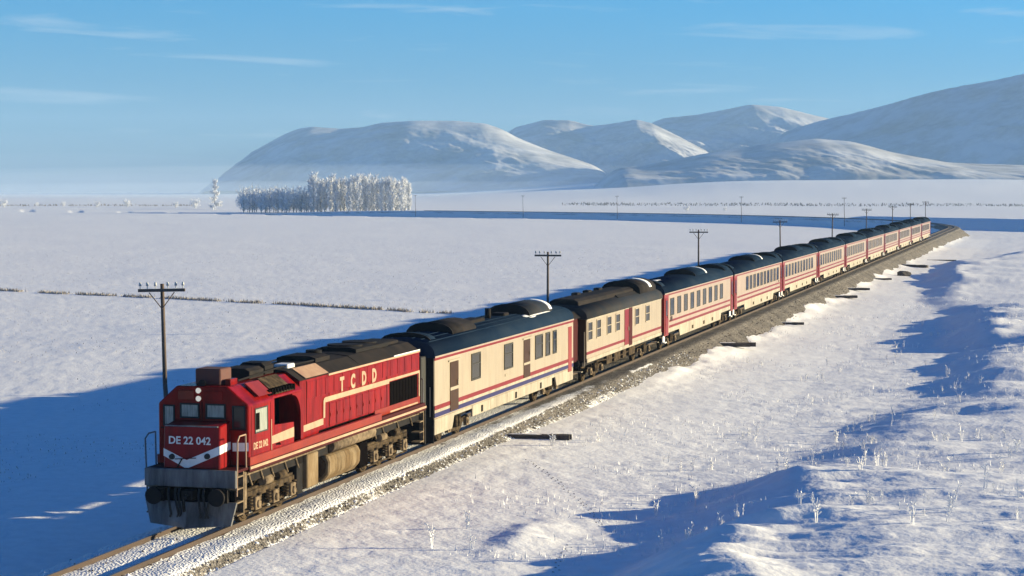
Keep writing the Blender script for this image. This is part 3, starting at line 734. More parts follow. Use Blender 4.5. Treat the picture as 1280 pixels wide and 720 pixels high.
    for pa in ([(1.30, 1.0, 1.5), (1.30, 7.4, 1.5)], [(1.28, 11.9, 1.5), (1.28, 17.2, 1.48)]):
        MB().tube(pa, .025).build('brake_pipe', M['cream_iron'], L)
    # --- steps and handrails
    for sx in (-1, 1):
        for yy in (.12, 17.0):
            lad = MB()
            for z in (.45, .8, 1.18, 1.52): lad.box(min(sx * 1.05, sx * 1.38), max(sx * 1.05, sx * 1.38), yy, yy + .5, z, z + .04)
            lad.box(min(sx * 1.2, sx * 1.36), max(sx * 1.2, sx * 1.36), yy + .5, yy + .56, .4, 1.7)
            lad.build('step_ladder', M['cream_iron'], L)
        MB().tube([(sx * 1.36, .14, 1.0), (sx * 1.40, .12, 2.55), (sx * 1.38, .30, 2.68), (sx * 1.38, .75, 2.68), (sx * 1.38, .78, 1.74)], .022).build('handrail', M['loco_cream'] if sx > 0 else M['plough'], L)
        MB().tube([(sx * 1.33, 17.55, 1.75), (sx * 1.33, 17.55, 2.7), (sx * 1.1, 17.6, 2.75), (sx * 1.1, 17.6, 1.75)], .022).build('handrail', M['plough'], L)
    MB().box(1.2, 1.34, .75, .93, .55, 1.6).build('sand_pipe_box', M['cream_iron'], L, .02)
    MB().tube([(-.5, .14, 2.0), (.15, .10, 2.05)], .012).build('grab_rail', M['maroon'], L)
    MB().tube([(-.28, .12, 2.02), (-.42, .12, 1.78)], .018).build('grab_rail', M['void'], L)
    return L
build_loco()

# ------------------------------------------------------------------ coaches
def roof_profile(w=1.43, z0=3.42, z1=4.06, n=14):
    pts = [(w, z0 - .05)]
    for k in range(n + 1):
        a = math.pi * k / n
        x = w * math.copysign(abs(math.cos(a)) ** .72, math.cos(a)); z = z0 + (z1 - z0) * math.sin(a) ** .80
        pts.append((x, z))
    pts.append((-w, z0 - .05))
    return pts
def hump(parent, y0, y1, w, zt, m='soot', z0=3.75, cover=None):
    pts = [(w, z0)]
    for k in range(11):
        a = math.pi * k / 10; pts.append((w * math.cos(a), z0 + (zt - z0) * math.sin(a) ** .6))
    pts.append((-w, z0))
    h = MB().prism(pts, y0, y1, 'y', True).build('roof_hump', M[m], parent)
    f = []
    for k in range(11):
        a = math.pi * k / 10; f.append(((w + .03) * math.cos(a), z0 + (zt + .03 - z0) * math.sin(a) ** .6))
    f = [(w + .03, z0 - .04)] + f + [(-w - .03, z0 - .04)]
    MB().prism(f, y0 - .02, y0 + .06, 'y', True).build('shaded_end_plate', M['black'], h)  # black plate paints the shade on the hump's front face
    if cover:
        c = [(w * math.cos(R(q)) * 1.005, z0 + (zt + .025 - z0) * math.sin(R(q)) ** .6) for q in (15, 30, 45, 60, 75, 90, 100)]
        c += [(x * .97, z - .04) for x, z in c[::-1]]
        MB().prism(c, y0 + cover[0], y0 + cover[1], 'y', True).build('snow_cover', M['snow'], h)
    return h
def roof_snow(parent, y0, y1, x0, x1, zf):
    n = 9
    m = MB(); top = []
    vs = []; fs = []
    for i in range(n):
        for j in range(n):
            u = i / (n - 1); w = j / (n - 1)
            ed = max(0, math.sin(math.pi * u) * math.sin(math.pi * w)) ** .5
            x = x0 + (x1 - x0) * w + random.uniform(-.06, .06); y = y0 + (y1 - y0) * u + random.uniform(-.15, .15)
            vs.append((x, y, zf(x) - .02 + .05 * ed))
    for i in range(n - 1):
        for j in range(n - 1):
            a = i * n + j; fs.append((a, a + 1, a + n + 1, a + n))
    m.add(vs, fs, True)
    return m.build('snow_cover', M['snow'], parent)
def roof_z(x, w=1.43, z0=3.42, z1=4.06):
    c = min(1, (abs(x) / w)) ** (1 / .72); return z0 + (z1 - z0) * max(0, 1 - c * c) ** .40
def sides(parent, name, m, y0, y1, z0, z1, d=.004, base=1.41):
    for s in (-1, 1):
        a, b = sorted((s * (base - .01), s * (base + d))); MB().box(a, b, y0, y1, z0, z1).build(name, m, parent)
def door(parent, y0, y1, z0, z1, m='brown', bar=None, base=1.41, glass=None):
    for s in (1, -1):
        a, b = sorted((s * (base - .01), s * (base + .022)))
        d = MB().box(a, b, y0, y1, z0, z1).build('door', M[m], parent, .01)
        a, b = sorted((s * (base + .022), s * (base + .06)))
        MB().box(a, b, y1 - .16, y1 - .10, z0 + .95, z0 + 1.12).build('handle', M['frame'], d)
        if bar:
            a, b = sorted((s * (base + .02), s * (base + .028)))
            MB().box(a, b, y0, y1, bar[0], bar[1]).build('door_rail', M['frame'], d)
        if glass:
            a, b = sorted((s * (base + .018), s * (base + .027)))
            MB().box(a, b, y0 + .12, y1 - .12, glass[0], glass[1]).build('pane', M['glass'], d)

def build_van():
    s0 = 18.72; Ln = 22.3
    V = empty('baggage_van', tw(s0, 0, 0), -TH)
    tag(V, 'cream baggage van with two brown doors and red and blue stripes, coupled behind the locomotive', 'railway van')
    MB().box(-1.41, 1.41, 0, Ln, 1.10, 3.40).build('body', M['cream'], V, .03)
    MB().prism(roof_profile(), -.03, Ln + .03, 'y', True).build('roof', M['roof'], V)
    for x in (-1.05, -.75, -.4, .4, .75, 1.05):
        MB().prism([(x - .02, roof_z(x) - .03), (x + .02, roof_z(x) - .03), (x + .02, roof_z(x) + .02), (x - .02, roof_z(x) + .02)], .4, Ln - .4, 'y').build('roof_rib', M['roof'], V)
    sides(V, 'red_stripe', M['coach_red'], 0, Ln, 1.44, 1.60); sides(V, 'white_stripe', M['skirt'], 0, Ln, 1.33, 1.435); sides(V, 'blue_stripe', M['coach_blue'], 0, Ln, 1.16, 1.325)
    sides(V, 'eave_stripe', M['coach_red'], -.01, Ln + .01, 3.27, 3.36, .006); sides(V, 'gutter', M['cream_pink'], -.01, Ln + .01, 3.365, 3.43, .03)
    # skirts: ends and middle, with the bogies showing between
    for (a, b, z) in ((0.02, 2.35, .52), (18.95, Ln - .02, .55)):
        for s in (1, -1):
            p, q = sorted((s * 1.33, s * 1.40))
            MB().prism([(a, 1.1), (b + .25, 1.1), (b, .62), (b - .1, z), (a, z)] if a < 5 else [(b, 1.1), (a - .25, 1.1), (a, .62), (a + .1, z), (b, z)], p, q, 'x').build('skirt', M['skirt'], V)
    for s in (1, -1):
        p, q = sorted((s * 1.33, s * 1.40))
        for k in range(5):
            a = 5.05 + k * 2.62; MB().box(p, q, a, a + 2.59, .66, 1.097).build('skirt', M['skirt'], V, .01)
        p, q = sorted((s * 1.2, s * 1.385))
        MB().box(p, q, 2.3, 19.2, .98, 1.1).build('sole_bar', M['skirt'], V)
    MB().box(-1.15, 1.15, .3, Ln - .3, .8, 1.1).build('underframe', M['black'], V)
    for y in (6.3, 11.6, 15.9):
        MB().box(1.40, 1.425, y, y + .22, .72, .98).build('skirt_latch', M['black'], V)
    door(V, 1.95, 3.05, 1.20, 3.05, 'brown', (1.98, 2.10)); door(V, 12.95, 14.05, 1.45, 3.08, 'brown', (2.0, 2.1))
    MB().box(1.405, 1.45, 1.75, 3.25, 3.08, 3.14).build('door_hood', M['frame'], V)
    MB().box(1.405, 1.45, 12.8, 14.2, 3.11, 3.17).build('door_hood', M['frame'], V)
    for (a, b) in ((4.85, 6.15), (9.75, 11.15), (14.95, 16.3), (16.85, 17.65), (18.2, 18.9)):
        for s in (1, -1): glazed(V, s, a, b, 2.08, 3.14, 1.41 * s if s > 0 else -1.41, 'rubber', 'curtain' if a < 18 else 'glass', .03, .07, 2.72)
    MB().box(1.405, 1.43, 9.9, 10.25, 1.80, 1.9).build('lamp_bracket', M['frame'], V)
    sides(V, 'end_door', M['coach_orange'], 21.25, 21.95, .98, 3.1, .012)
    # ends
    for y, d in ((0, -1), (Ln, 1)):
        a, b = sorted((y + d * .045, y + d * (.72 if d < 0 else 1.0))); MB().box(-1.12, 1.12, a, b, .95, 3.45).build('gangway', M['rubber'], V, .03)
        buffers(V, y, d)
        for x in (-1.25, 1.25): MB().tube([(x, y + d * .06, 1.2), (x, y + d * .06, 2.3)], .02).build('handrail', M['frame'], V)
    MB().box(-1.39, 1.38, -.04, 0, .22, 3.38).build('end_wall', M['black'], V)
    hump(V, 3.9, 7.3, .95, 4.40, 'soot'); hump(V, 15.6, 19.9, 1.0, 4.46, 'roof_old', 3.72, (3.75, 4.25))
    hump(V, .9, 1.7, .98, 4.20, 'roof')
    roof_snow(V, 14.6, 19.9, .62, 1.12, roof_z)
    MB().cyl((0, 12.3, 4.0), (0, 12.3, 4.48), .13, .13, 10).build('roof_chimney', M['black'], V)
    MB().box(-.35, .35, 8.1, 10.6, 4.0, 4.2).build('roof_vent', M['soot'], V, .04)
    MB().box(-.3, .3, 13.9, 14.7, 4.0, 4.18).build('roof_vent', M['black'], V, .04)
    coach_bogie(V, 3.7); coach_bogie(V, 17.7 + .8)
build_van()

def build_generator():
    s0 = 43.95; Ln = 19.5
    G = empty('service_car', tw(s0, 0, 0), -TH)
    MB().box(-1.15, 1.0, -1.75, -.06, 1.16, 3.3).build('vestibule', M['maroon'], G, .03)
    MB().prism([(1.15, 3.3), (.8, 3.6), (-.8, 3.6), (-1.15, 3.3)], -1.9, -.06, 'y').build('vestibule_roof', M['soot'], G)
    tag(G, 'older cream service car with dark ridged roof and a red door, behind the baggage van', 'railway car')
    MB().box(-1.40, 1.40, 0, Ln, 1.16, 3.22).build('body', M['cream'], G, .02)
    MB().box(-1.36, 1.36, -.05, 0, 1.16, 3.2).build('end_wall', M['brown'], G)
    MB().prism(roof_profile(1.44, 3.26, 3.85), -.12, Ln + .25, 'y', True).build('roof', M['roof_old'], G)
    MB().prism([(-.78, 3.6), (.78, 3.6), (.74, 4.0), (.5, 4.12), (-.5, 4.12), (-.74, 4.0)], 1.0, 15.4, 'y').build('clerestory', M['soot'], G, .03)
    for y in (5.2, 7.8, 10.4): MB().box(-.62, -.28, y, y + .8, 4.08, 4.22).build('roof_vent', M['black'], G, .03)
    MB().tube([(.9, .5, 3.72), (.9, 15.5, 3.72)], .03).build('roof_conduit', M['black'], G)
    hump(G, 14.6, 19.4, 1.12, 4.42, 'soot', 3.6, (2.9, 3.6))
    MB().prism([(1.2, 3.5), (1.25, 3.52), (.82, 3.9), (.76, 3.88)], 9.5, 14.5, 'y').build('roof_walk', M['black'], G)
    sides(G, 'red_stripe', M['coach_red'], 0, Ln, 1.46, 1.60, .004, 1.40); sides(G, 'sill', M['skirt'], 0, Ln, 1.08, 1.26, .03, 1.40)
    sides(G, 'gutter', M['skirt'], 0, Ln, 3.17, 3.24, .03, 1.40)
    for (a, b) in ((.2, 1.2), (2.15, 3.15), (4.6, 5.65), (6.75, 7.8), (11.8, 12.9), (14.75, 15.9)):
        for s in (1, -1): glazed(G, s, a, b, 2.12, 3.08, 1.40 * s, 'frame', 'curtain', .03, .06, 2.6)
    for s in (1, -1):
        p, q = sorted((s * 1.39, s * 1.425))
        d = MB().box(p, q, 9.0, 10.05, 1.10, 3.22).build('door', M['coach_red'], G, .01)
        MB().box(p - .0, q + .012 * s if s > 0 else q, 10.05, 10.95, 1.16, 3.2).build('door', M['maroon'], G, .01)
        MB().box(min(s * 1.42, s * 1.46), max(s * 1.42, s * 1.46), 9.85, 9.92, 2.0, 2.2).build('handle', M['frame'], d)
    MB().box(-1.1, 1.1, .3, Ln - .3, .85, 1.1).build('underframe', M['black'], G)
    for a, b in ((5.3, 6.6), (7.2, 8.7), (9.4, 10.2), (11.0, 12.6)):
        MB().box(.7, 1.25, a, b, .55, 1.05).build('equipment_box', M['grime'], G, .02)
    MB().tube([(1.2, 3.0, .9), (1.2, 8.0, .72), (1.2, 15.0, .9)], .03).build('truss_rod', M['grime'], G)
    for y, d in ((0, -1), (Ln, 1)):
        a, b = sorted((y + d * .05, y + d * .55)); MB().box(-.7, .7, a, b, 1.15, 3.2).build('gangway', M['rubber'], G, .03)
        buffers(G, y, d)
        for x in (-1.3, 1.3): MB().tube([(x, y + d * .1, .9), (x, y + d * .1, 2.6)], .025).build('handrail', M['frame'], G)
        for x in (-1.0, 1.0): MB().box(x - .2, x + .2, min(y, y + d * .3), max(y, y + d * .3), .62, .66).build('step', M['frame'], G)
    coach_bogie(G, 3.0); coach_bogie(G, 15.5)
build_generator()

def build_coach(kind):
    Ln = 26.4
    P = empty('passenger_coach', (0, 0, 0), -TH)
    MB().box(-1.41, 1.41, .35, Ln - .35, 1.30, 3.40).build('body', M['cream_pink'], P, .02)
    MB().prism(roof_profile(1.43, 3.42, 4.03), 0, Ln, 'y', True).build('roof', M['roof'], P)
    sides(P, 'eave_stripe', M['coach_red'], .3, Ln - .3, 3.27, 3.35, .006); sides(P, 'gutter', M['cream_pink'], .1, Ln - .1, 3.36, 3.43, .03)
    sides(P, 'red_stripe', M['coach_red'], 1.6, Ln - 1.3, 1.66, 1.78); sides(P, 'red_stripe', M['coach_red'], 1.6, Ln - 1.3, 1.32, 1.46)
    # red vestibule panels with their doors at both ends
    for a, b in ((0.02, 1.35), (Ln - 1.1, Ln - .02)):
        sides(P, 'vestibule', M['coach_orange'], a, b, .92, 3.355, .012)
    door(P, .30, 1.05, 1.0, 3.15, 'coach_red', None, 1.422, (2.1, 3.0)); door(P, Ln - .95, Ln - .25, 1.0, 3.15, 'coach_red', None, 1.422, (2.1, 3.0))
    for y in (.2, Ln - .8):
        for s in (1, -1): MB().box(min(s * 1.2, s * 1.42), max(s * 1.2, s * 1.42), y, y + .6, .5, .56).box(min(s * 1.25, s * 1.30), max(s * 1.25, s * 1.30), y, y + .6, .5, .95).build('step', M['white'], P)
    # skirts
    for s in (1, -1):
        p, q = sorted((s * 1.34, s * 1.405))
        MB().box(p, q, 1.2, Ln - 1.1, 1.05, 1.30).build('skirt', M['skirt'], P)
        MB().prism([(5.0, 1.05), (21.2, 1.05), (20.9, .62), (5.3, .62)], p, q, 'x').build('skirt', M['skirt'], P)
        p, q = sorted((s * 1.40, s * 1.425))
        for y in (9.5, 13.8, 17.2): MB().box(p, q, y, y + .5, .76, .98).build('skirt_hatch', M['grime'], P)
    MB().box(-1.15, 1.15, .5, Ln - .5, .85, 1.29).build('underframe', M['black'], P)
    if kind == 0: n, a0, pitch, w = 9, 1.95, 2.33, 1.25
    elif kind == 1: n, a0, pitch, w = 10, 5.8, 1.92, 1.25
    else: n, a0, pitch, w = 10, 1.9, 2.12, 1.25
    for k in range(n):
        for s in (1, -1): glazed(P, s, a0 + k * pitch, a0 + k * pitch + w, 2.02, 3.06, 1.41 * s, 'rubber', 'curtain' if k % 3 else 'glass', .02, .06)
    if kind == 0: MB().box(1.405, 1.43, 2.0, 2.6, 1.35 + .35, 1.98).build('destination_board', M['brown'], P)
    if kind == 1: MB().box(1.405, 1.43, 24.2, 24.5, 1.85, 1.97).build('lamp_bracket', M['brown'], P)
    for y, d in ((0, -1), (Ln, 1)):
        a, b = sorted((y - d * .35, y + d * .27)); MB().box(-.8, .8, a, b, 1.1, 3.4).build('gangway', M['rubber'], P, .04)
        MB().box(-1.40, 1.40, min(y - d * .36, y - d * .02), max(y - d * .36, y - d * .02), 1.12, 3.38).build('end_wall', M['coach_red'], P)
        buffers(P, y - d * .2, d, 1.02)
    hump(P, 12.9, 17.6, 1.05, 4.34, 'roof', 3.66, (4.2, 4.65) if kind < 2 else None); hump(P, 23.9, 26.3, 1.25, 4.24, 'roof', 3.55)
    hump(P, .15, 1.3, 1.25, 4.20, 'roof', 3.55)
    if kind == 0: roof_snow(P, 2.0, 5.5, -.2, .4, lambda x: roof_z(x, 1.43, 3.42, 4.03) - .012)
    coach_bogie(P, 3.4); coach_bogie(P, 23.0)
    return P
labels = ['cream passenger coach with nine tall windows and a small board below the first window',
          'cream passenger coach with a windowless stretch ahead of its ten windows',
          'third passenger coach behind the service car, red vestibule ends and ten windows',
          'fourth passenger coach behind the service car, cream with red lines',
          'fifth passenger coach behind the service car, cream with red lines',
          'sixth passenger coach behind the service car, fifth from the rear of the train',
          'fourth passenger coach from the rear end of the train, cream with red lines',
          'third passenger coach from the rear end of the train, near the bend',
          'second last passenger coach of the train, just before the bend',
          'last passenger coach at the tail end of the train']
protos = {}
for i in range(10):
    k = 0 if i == 0 else 1 if i == 1 else 2
    if k not in protos: c = build_coach(k); protos[k] = c
    else: c = copy_tree(protos[k])
    c.location = tw(64.3 + 27.0 * i, 0, 0)
    tag(c, labels[i], 'passenger coach', 'passenger coaches of the train')

# ------------------------------------------------------------------ telegraph poles
def build_pole(h=8.3, arm=1.28):
    P = empty('telegraph_pole', (0, 0, 0))
    m = MB(); pts = [(0, 0, -.6), (.03, 0, 2.0), (-.02, .02, 3.6), (-.09, 0, 5.2), (-.10, 0, h)]
    rr = [.095, .09, .085, .075, .065]
    for a, b, r0, r1 in zip(pts[:-1], pts[1:], rr[:-1], rr[1:]): m.cyl(a, b, r0, r1, 10)
    m.build('pole_shaft', M['pole'], P)
    za = h - .28
    ca = MB().box(-.10 - arm, -.10 + arm, -.17, -.07, za + .02, za + .12).build('crossarm', M['pole'], P)
    for x in (-1.05, -.7, -.3, .3, .7, 1.05):
        i = MB().cyl((-.10 + x * arm / 1.15, -.12, za + .13), (-.10 + x * arm / 1.15, -.12, za + .24), .018, .018, 6)
        i.cyl((-.10 + x * arm / 1.15, -.12, za + .22), (-.10 + x * arm / 1.15, -.12, za + .34), .05, .035, 8); i.build('insulator', M['ceramic'], ca)
    for s in (-1, 1): MB().tube([(-.10 + s * .42, -.12, za), (-.10, -.11, za - .55)], .018).build('brace', M['pole'], P)
    return P
pole0 = build_pole(8.55, .78)
plabel = ['tall leaning telegraph pole with crossarm standing behind the locomotive',
          'telegraph pole with crossarm rising behind the rear end of the baggage van',
          'telegraph pole rising behind the coach with the nine tall windows',
          'telegraph pole rising behind the coach with the windowless stretch',
          'telegraph pole behind the middle coaches, fifth along the line from the locomotive',
          'telegraph pole behind the middle coaches, sixth along the line from the locomotive',
          'small telegraph pole seventh along the line from the locomotive',
          'small telegraph pole just left of the tail of the train',
          'small dark telegraph pole standing directly above the tail of the train']
for k in range(9):
    s = 9.7 + 52.6 * k
    o = pole0 if k == 0 else copy_tree(pole0)
    p = tw(s, -5.0 - (0.05 * (k % 3)))
    z = gz(p.x, p.y)
    o.location = (p.x, p.y, [-2.1, -2.65, -2.4, -2.4, -2.3, -2.2, -2.2, -2.1, -2.0][k])
    o.rotation_euler = (0, R(-1.0 if k == 0 else random.uniform(-1, 1)), -TH + R(14.0))
    tag(o, plabel[k], 'pole', 'telegraph poles along the railway')
far_l = ['faint pole on the far embankment above the coaches near the tail', 'faint pole on the far embankment left of the tail of the train', 'faint pole beyond the bend above the fourth near pole',
         'faint pole on the far embankment near the lone bush', 'faint leftmost pole on the far embankment']
for k, s in enumerate((600, 680, 760, 815, 880)):
    o = copy_tree(pole0); p, n = track_frame(s); q = p - n * 4.5
    o.location = (q.x, q.y, -1.9); o.rotation_euler = (0, 0, R(random.uniform(-20, 20)))
    tag(o, far_l[k], 'pole', 'telegraph poles along the railway')

# ------------------------------------------------------------------ timbers and rock on the snow
def timber(s, t, length, w, h, rz, label, n=1, tilt=0):
    p = tw(s, t); z = gz(p.x, p.y)
    E_ = empty('old_sleeper' if n == 1 else 'sleeper_pile', (p.x, p.y, z + .02), rz)
    for k in range(n):
        mb = MB(); segs = 7; x0 = -length / 2 + (k % 2) * .35; rng = random.Random(int(s * 10) + k)
        off = (k % 2) * .24 - .12 * (n > 1); dx = rng.uniform(-.18, .18) * (n > 1); zz = (k // 2) * (h - .01)
        pr = []
        for i in range(segs + 1):
            x = x0 + length * i / segs + dx; j = rng.uniform(-.02, .02); e = .75 if i in (0, segs) else 1
            pr.append([(x, off - w / 2 * e + j, zz - .06), (x, off + w / 2 * e + j, zz - .06), (x, off + w / 2 * e * .93 + j, zz + h * rng.uniform(.85, 1.05)), (x, off - w / 2 * e * .93 + j, zz + h * rng.uniform(.85, 1.05))])
        vs = sum(pr, []); fs = []
        for i in range(segs):
            for q in range(4): a = i * 4 + q; b = i * 4 + (q + 1) % 4; fs.append((a, b, b + 4, a + 4))
        fs += [(3, 2, 1, 0), tuple(segs * 4 + q for q in range(4))]
        mb.add(vs, fs); mb.build('timber', M['timber'], E_)
    sc = MB(); rng = random.Random(int(s)); segs = 6
    vs = []; fs = []
    for i in range(segs + 1):
        for j in (-1, 0, 1):
            vs.append((-length * .42 + length * .55 * i / segs, j * w * .36 + rng.uniform(-.03, .03), h * (1 + (n > 2)) + .012 + (.015 if j == 0 and 0 < i < segs else -.02)))
    for i in range(segs):
        for j in range(2): a = i * 3 + j; fs.append((a, a + 1, a + 4, a + 3))
    sc.add(vs, fs, True).build('snow_dusting', M['snow'], E_)
    E_.rotation_euler = (0, tilt, rz)
    tag(E_, label, 'railway sleeper' if n == 1 else 'timber pile', 'old timbers lying beside the track')
timber(26.6, 3.15, 2.6, .24, .15, R(-6), 'long dark timber pair on the snow closest to the front, right of the baggage van', 2)
timber(78.9, 3.1, 2.5, .30, .2, R(-1), 'thick dark timber on the snow beside the first passenger coach', 2)
timber(105.8, 3.45, 2.5, .24, .14, R(-2), 'thin half-buried dark timber at the foot of the gravel bank')
timber(146, 3.5, 3.0, .5, .18, R(2), 'broad dark timber below another one on the snow, beside the middle coaches', 2)
timber(160, 3.3, 3.1, .5, .18, R(2), 'broad dark timber above another one on the snow, beside the middle coaches', 2)
timber(188.5, 3.9, 2.7, .25, .15, R(3), 'thin dark timber lying level, just below the slanting timber')
timber(232, 5.0, 4.6, .5, .3, R(-48), 'dark timber lying at a slant close to the dark rock')
timber(262, 7.2, 4.4, .4, .12, R(-8), 'faint reddish timber in the snow, farthest from the locomotive')
def rock(s, t, r, label):
    bm = bmesh.new(); bmesh.ops.create_icosphere(bm, subdivisions=2, radius=r)
    rng = random.Random(5)
    for v in bm.verts:
        f = rng.uniform(.75, 1.15); v.co = Vector((v.co.x * 1.5 * f, v.co.y * 1.1 * f, v.co.z * .75 * f))
    me = bpy.data.meshes.new('rock'); bm.to_mesh(me); bm.free(); me.materials.append(M['timber'])
    p = tw(s, t); o = bpy.data.objects.new('rock', me); COL.objects.link(o); o.location = (p.x, p.y, gz(p.x, p.y) + r * .3)
    tag(o, label, 'rock')
rock(203, 5.6, .62, 'dark rock sticking out of the snow below the slanting timber')

# ------------------------------------------------------------------ ballast stones
def stones(n, seed, name, matr, label, smax, rmul):
    rng = np.random.default_rng(seed)
    s = -12 + smax * rng.random(n) ** 1.5
    t = np.where(rng.random(n) < .82, 1.95 + 1.5 * rng.random(n) ** 1.3, -2.6 + 3.6 * rng.random(n))
    t = np.where((t < 1.0) & (s > 0), 1.95 + rng.random(n) * .8, t)
    px = np.array([tw(a, b) for a, b in zip(s, t)])
    zz = np.interp(t, [-2.7, -2.05, -1.5, -.95, 0, .95, 1.65, 1.98, 2.12, 2.5, 3.05, 3.4], [-.95, -.38, -.2, -.15, -.105, -.15, -.12, -.22, -.34, -.52, -.88, -1.0])
    base = np.array([(1, 0, 0), (-1, 0, 0), (0, 1, 0), (0, -1, 0), (0, 0, 1), (0, 0, -1)], float)
    F = np.array([(0, 2, 4), (2, 1, 4), (1, 3, 4), (3, 0, 4), (2, 0, 5), (1, 2, 5), (3, 1, 5), (0, 3, 5)])
    r = rmul * (.03 + .055 * rng.random(n) ** 2)
    jit = 1 + .5 * (rng.random((n, 6, 1)) - .5)
    a = rng.random(n) * 6.28; ca, sa = np.cos(a), np.sin(a)
    b = base[None] * jit * r[:, None, None] * np.array([1.2, .9, .75])
    x = b[..., 0] * ca[:, None] - b[..., 1] * sa[:, None]; y = b[..., 0] * sa[:, None] + b[..., 1] * ca[:, None]
    v = np.stack([x + px[:, 0:1], y + px[:, 1:2], b[..., 2] + (zz + r * .35)[:, None]], -1).reshape(-1, 3)
    f = (F[None] + (np.arange(n) * 6)[:, None, None]).reshape(-1, 3)
    me = bpy.data.meshes.new(name); me.from_pydata(v.tolist(), [], f.tolist()); me.materials.append(matr)
    o = bpy.data.objects.new(name, me); COL.objects.link(o)
    tag(o, label, kind='stuff')
stones(1700, 4, 'ballast_stones', M['stone'], 'loose grey brown ballast stones spilling over the snow by the rails', 170, .8)
stones(1500, 6, 'snow_clods', M['snow'], 'small lumps of broken snow along the ballast shoulder', 80, .9)

# ------------------------------------------------------------------ frosted weeds
def weed_mesh(seed, h):
    rng = random.Random(seed); m = MB()
    for k in range(rng.randint(3, 6)):
        a = rng.uniform(0, 6.28); ln = h * rng.uniform(.5, 1.05); lean = rng.uniform(.05, .4)
        bx, by = rng.uniform(-.05, .05), rng.uniform(-.05, .05)
        p0 = Vector((bx, by, -.03)); p1 = Vector((bx + math.cos(a) * lean * ln * .4, by + math.sin(a) * lean * ln * .4, ln * .6)); p2 = Vector((bx + math.cos(a) * lean * ln, by + math.sin(a) * lean * ln, ln))
        m.cyl(p0, p1, .011, .010, 3, False); m.cyl(p1, p2, .012, .004, 3, False)
        for q in range(rng.randint(2, 5)):
            f = rng.uniform(.35, 1); pp = p0.lerp(p2, f); b = rng.uniform(0, 6.28); l2 = ln * rng.uniform(.08, .2)
            m.cyl(pp, pp + Vector((math.cos(b) * l2, math.sin(b) * l2, l2 * .8)), .009, .014, 3, False)
    me = bpy.data.meshes.new('frosted_weed'); me.from_pydata(m.v, [], m.f); me.materials.append(M['weed'])
    return me
wm = [weed_mesh(100 + k, h) for k, h in enumerate((.35, .45, .55, .4, .6, .5))]
rngw = random.Random(21)
cnt = 0
manual = [(590, 690), (585, 665), (540, 690), (690, 560), (770, 470), (762, 440), (1075, 635), (1095, 605), (1080, 585), (1105, 610), (1200, 560), (1180, 600), (1255, 550), (1262, 580), (1250, 600), (1270, 575), (1230, 660), (1190, 690), (1000, 690), (820, 645), (870, 630), (1045, 545), (1115, 530), (1200, 500), (1225, 480), (1140, 715), (1020, 710)]
def ground_px(u, w, z):
    f = 2520.85; p = R(2.8364); c, s_ = math.cos(p), math.sin(p)
    a = (u - 640) / f; e = -(w - 360) / f
    d = (a, c + e * s_, -s_ + e * c); k = (z - CAM_H) / d[2]
    return a * k, d[1] * k
spots = [ground_px(u, w, -.6) for u, w in manual]
while len(spots) < 210:
    s = 3 + 110 * rngw.random() ** 1.6; t = 5.0 + 26 * rngw.random()
    if rngw.random() > .15 + .85 * (t > 10.5): continue
    p = tw(s, t); u = 640 + 2520.85 * p.x / p.y
    if u > 1300 or p.y < 52: continue
    # weeds grow in loose clusters
    for _ in range(rngw.choice((1, 1, 2, 4))):
        q = tw(s + rngw.gauss(0, .5), t + rngw.gauss(0, .5)); spots.append((q.x, q.y))
sp = np.array(spots); sz = ground_z(sp[:, 0], sp[:, 1])
for k, ((x, y), z) in enumerate(zip(spots, sz)):
    o = bpy.data.objects.new('frosted_weed', wm[k % 6]); COL.objects.link(o)
    o.location = (x, y, z); o.rotation_euler = (0, 0, rngw.uniform(0, 6.28)); sc_ = rngw.uniform(.4, 1.05) if k >= len(manual) else 1.3
    o.scale = (sc_, sc_, sc_)
    tag(o, 'white frosted dry weed standing in the snow of the right field', 'weed', 'frosted weeds in the right field')
def frosted_grass(n, name, region, hmin, hmax, matr, label, seed, wd=.012):
    rng = np.random.default_rng(seed)
    x, y = region(rng, n); n = len(x)
    z = ground_z(x, y)
    h = hmin + (hmax - hmin) * rng.random(n) ** 2; a = rng.random(n) * 6.28; lean = rng.random(n) * .5 * h
    w = wd * (1 + rng.random(n))
    v = np.empty((n, 3, 3))
    v[:, 0] = np.stack([x - np.sin(a) * w, y + np.cos(a) * w, z - .02], -1)
    v[:, 1] = np.stack([x + np.sin(a) * w, y - np.cos(a) * w, z - .02], -1)
    v[:, 2] = np.stack([x + np.cos(a) * lean, y + np.sin(a) * lean, z + h], -1)
    f = np.arange(n * 3).reshape(-1, 3)
    me = bpy.data.meshes.new(name); me.from_pydata(v.reshape(-1, 3).tolist(), [], f.tolist()); me.materials.append(matr)
    o = bpy.data.objects.new(name, me); COL.objects.link(o)
    tag(o, label, kind='stuff')
def reg_right(rng, n):
    s = 1 + 150 * rng.random(n) ** 1.5; t = 4.0 + 40 * rng.random(n)
    keep = (fbm(s / 5.0, t / 4.0, 3, 71) + .12 * (t > 10) > .15)
    s, t = s[keep], t[keep]
    return -VX * D0 + BX * (Y0 + s) + VX * t, -VY * D0 + BY * (Y0 + s) + VY * t
frosted_grass(22000, 'frosted_grass', reg_right, .05, .24, M['weed'], 'short frosted grass blades poking through the snow right of the line', 8)
def reg_left(rng, n):
    y = 75 + 330 * rng.random(n) ** 1.4; u = 1300 * rng.random(n) - 20; x = (u - 640) / 2520.85 * y
    s, t = track_st(x, y); keep = (t < -8) & (fbm(x / 7.0, y / 9.0, 4, 81) > -.05)
    return x[keep], y[keep]
frosted_grass(26000, 'stubble', reg_left, .03, .13, M['stubble'], 'sparse frosted stubble tips showing through the left field', 12, .018)
